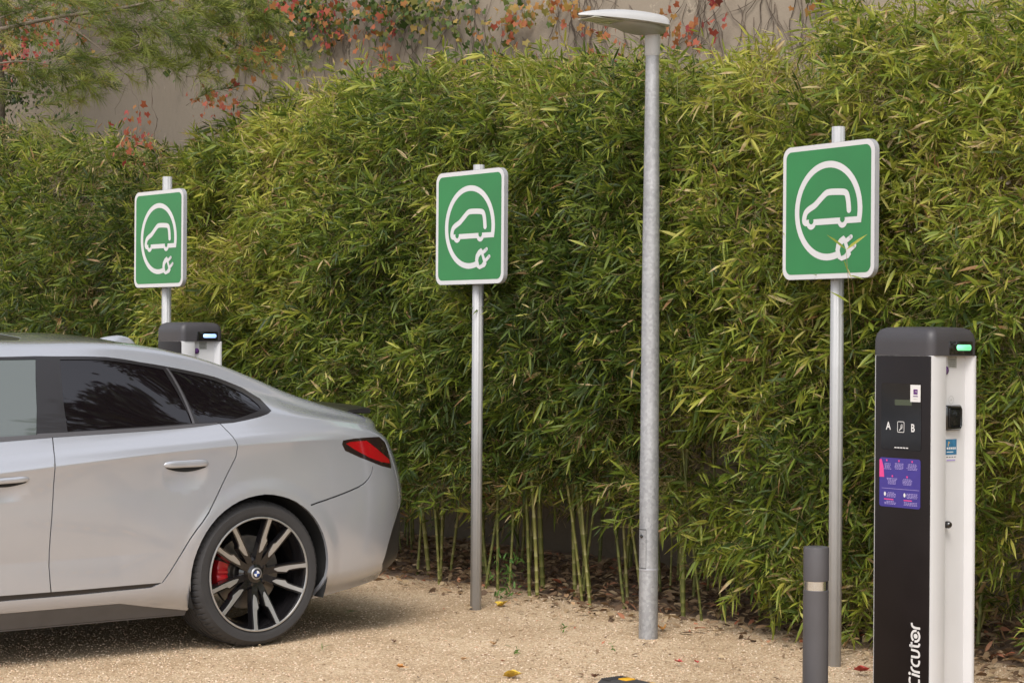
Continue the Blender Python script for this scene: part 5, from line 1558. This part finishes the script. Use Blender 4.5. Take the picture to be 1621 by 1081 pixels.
        for i in range(len(prof) - 1):
            for k in range(n): F.append((i * n + k, i * n + (k + 1) % n, (i + 1) * n + (k + 1) % n, (i + 1) * n + k))
        t_ = MB(); t_.add(V, F, 0, Tm); t_.build('tyre', TY, w, auto=32)
        r_ = MB(); r_.lathe([(RR - .018, -.020), (RR - .030, -.06), (RR - .035, -.24), (RR, -.262)], 72, 0, Tm, cap=False)
        r_.lathe([(RR - .0085, -.002), (RR - .013, -.010), (RR - .018, -.022)], 96, 0, Tm, cap=False)
        # hub
        r_.lathe([(.0, -.030), (.030, -.030), (.036, -.034), (.062, -.040), (.078, -.055), (.080, -.09), (.0, -.09)], 40, 0, Tm)
        for k in range(5):
            a = R(30 + 72 * k); r_.lathe([(.008, -.03), (.008, -.056)], 10, 0, Tm @ Matrix.Translation((.054 * math.cos(a), .054 * math.sin(a), 0)), cap=True)
        silver = MB()
        silver.lathe([(RR + .001, -.004), (RR, .0015), (RR - .003, .0025), (RR - .0065, .0018), (RR - .0085, -.002)], 120, 0, Tm, cap=False)
        base = 64.0
        for k in range(5):
            for sg_ in (1, -1):
                am = R(base + 72 * k); ao = R(base + 72 * k + sg_ * 13.5)
                o2 = Vector((math.cos(ao), math.sin(ao))) * (RR - .008)
                perp = Vector((-math.sin(am), math.cos(am))) * sg_
                i2 = Vector((math.cos(am), math.sin(am))) * .040 + perp * .012
                d = (o2 - i2); Lg = d.length; d /= Lg; pn = Vector((-d.y, d.x)) * sg_      # pn points away from its twin
                def pt(f, o_): q = i2 + d * (Lg * f) + pn * o_; return (q.x, q.y)
                def zf(f): return -.034 + .034 * f ** 1.4
                # black structural bar
                st = [(0, -.018, .014), (.25, -.016, .015), (.54, -.023, .017), (.62, -.014, .017), (1.0, -.0135, .018)]
                V = []
                for f, a_, b_ in st:
                    z = zf(f) - .0015
                    V += [(*pt(f, a_), z), (*pt(f, b_), z), (*pt(f, b_ + .004), z - .032), (*pt(f, a_ - .004), z - .032)]
                F = []
                for i in range(len(st) - 1):
                    for j in range(4): F.append((4 * i + j, 4 * i + (j + 1) % 4, 4 * i + 4 + (j + 1) % 4, 4 * i + 4 + j))
                F += [(0, 1, 2, 3), (16, 17, 18, 19)]
                r_.add(V, F, 0, Tm)
                # machined blade on its face
                bl = [(.26, .002, .005), (.33, -.009, .007), (.40, -.012, .009), (.54, -.0175, .010), (.595, -.009, .010), (.70, -.0075, .010), (.86, -.007, .009), (1.0, -.009, .0095)]
                V = []
                for f, a_, b_ in bl: V += [(*pt(f, a_), zf(f) + .0012), (*pt(f, b_), zf(f) + .0012), (*pt(f, b_ + .001), zf(f) - .0022), (*pt(f, a_ - .001), zf(f) - .0022)]
                F = []
                for i in range(len(bl) - 1):
                    for j in range(4): F.append((4 * i + j, 4 * i + (j + 1) % 4, 4 * i + 4 + (j + 1) % 4, 4 * i + 4 + j))
                F += [(0, 1, 2, 3)]
                silver.add(V, F, 0, Tm)
        r_.build('rim', RIMB, w, auto=30)
        silver.build('machined_rim_face', RIMS, w, auto=30)
        dk = MB(); dk.lathe([(.09, -.115), (.168, -.115), (.170, -.118), (.170, -.135), (.09, -.135)], 60, 0, Tm, cap=False); dk.lathe([(0, -.09), (.085, -.092), (.09, -.115)], 40, 0, Tm, cap=False)
        dk.build('brake_disc', DISC, w, auto=30)
        c_ = MB(); n = 12; V = []
        for k in range(n + 1):
            a = R(180 - 21 + 42 * k / n)
            for rr_, z in ((.128, -.080), (.130, -.070), (.155, -.062), (.186, -.068), (.190, -.080), (.190, -.17), (.128, -.17)):
                V.append((rr_ * math.cos(a), rr_ * math.sin(a), z + (.006 if k in (4, 5, 7, 8) else 0) * (z > -.08)))
        F = [(7 * k + j, 7 * k + (j + 1) % 7, 7 * k + 7 + (j + 1) % 7, 7 * k + 7 + j) for k in range(n) for j in range(7)] + [tuple(range(7)), tuple(range(len(V) - 1, len(V) - 8, -1))]
        c_.add(V, F, 0, Tm); c_.build('caliper', CAL, w, auto=30)
        e = MB()
        e.lathe([(.0275, -.034), (.0275, -.026), (.026, -.0245), (0, -.0245)], 32, 0, Tm)
        def sector(r0, a0, a1, z, m):
            n = 10; V = [(0, 0, z)] + [(r0 * math.cos(a0 + (a1 - a0) * k / n), r0 * math.sin(a0 + (a1 - a0) * k / n), z) for k in range(n + 1)]
            e.add(V, [(0, k + 1, k + 2) for k in range(n)], m, Tm)
        e.lathe([(.0215, -.0240), (.0145, -.0240)], 32, 1, Tm, cap=False)
        for k in range(4): sector(.0142, k * math.pi / 2, (k + 1) * math.pi / 2, -.0238, 2 if k % 2 else 3)
        e.build('center_cap', [RIMS, mat('badge_ring', (.02, .02, .03), .3), EMB_B, mat('badge_white', (.7, .7, .7), .3)], w)
        return w
    for x in (0.0, AXLE_F):
        for side in (1, -1): wheel(x, side)
build_car()
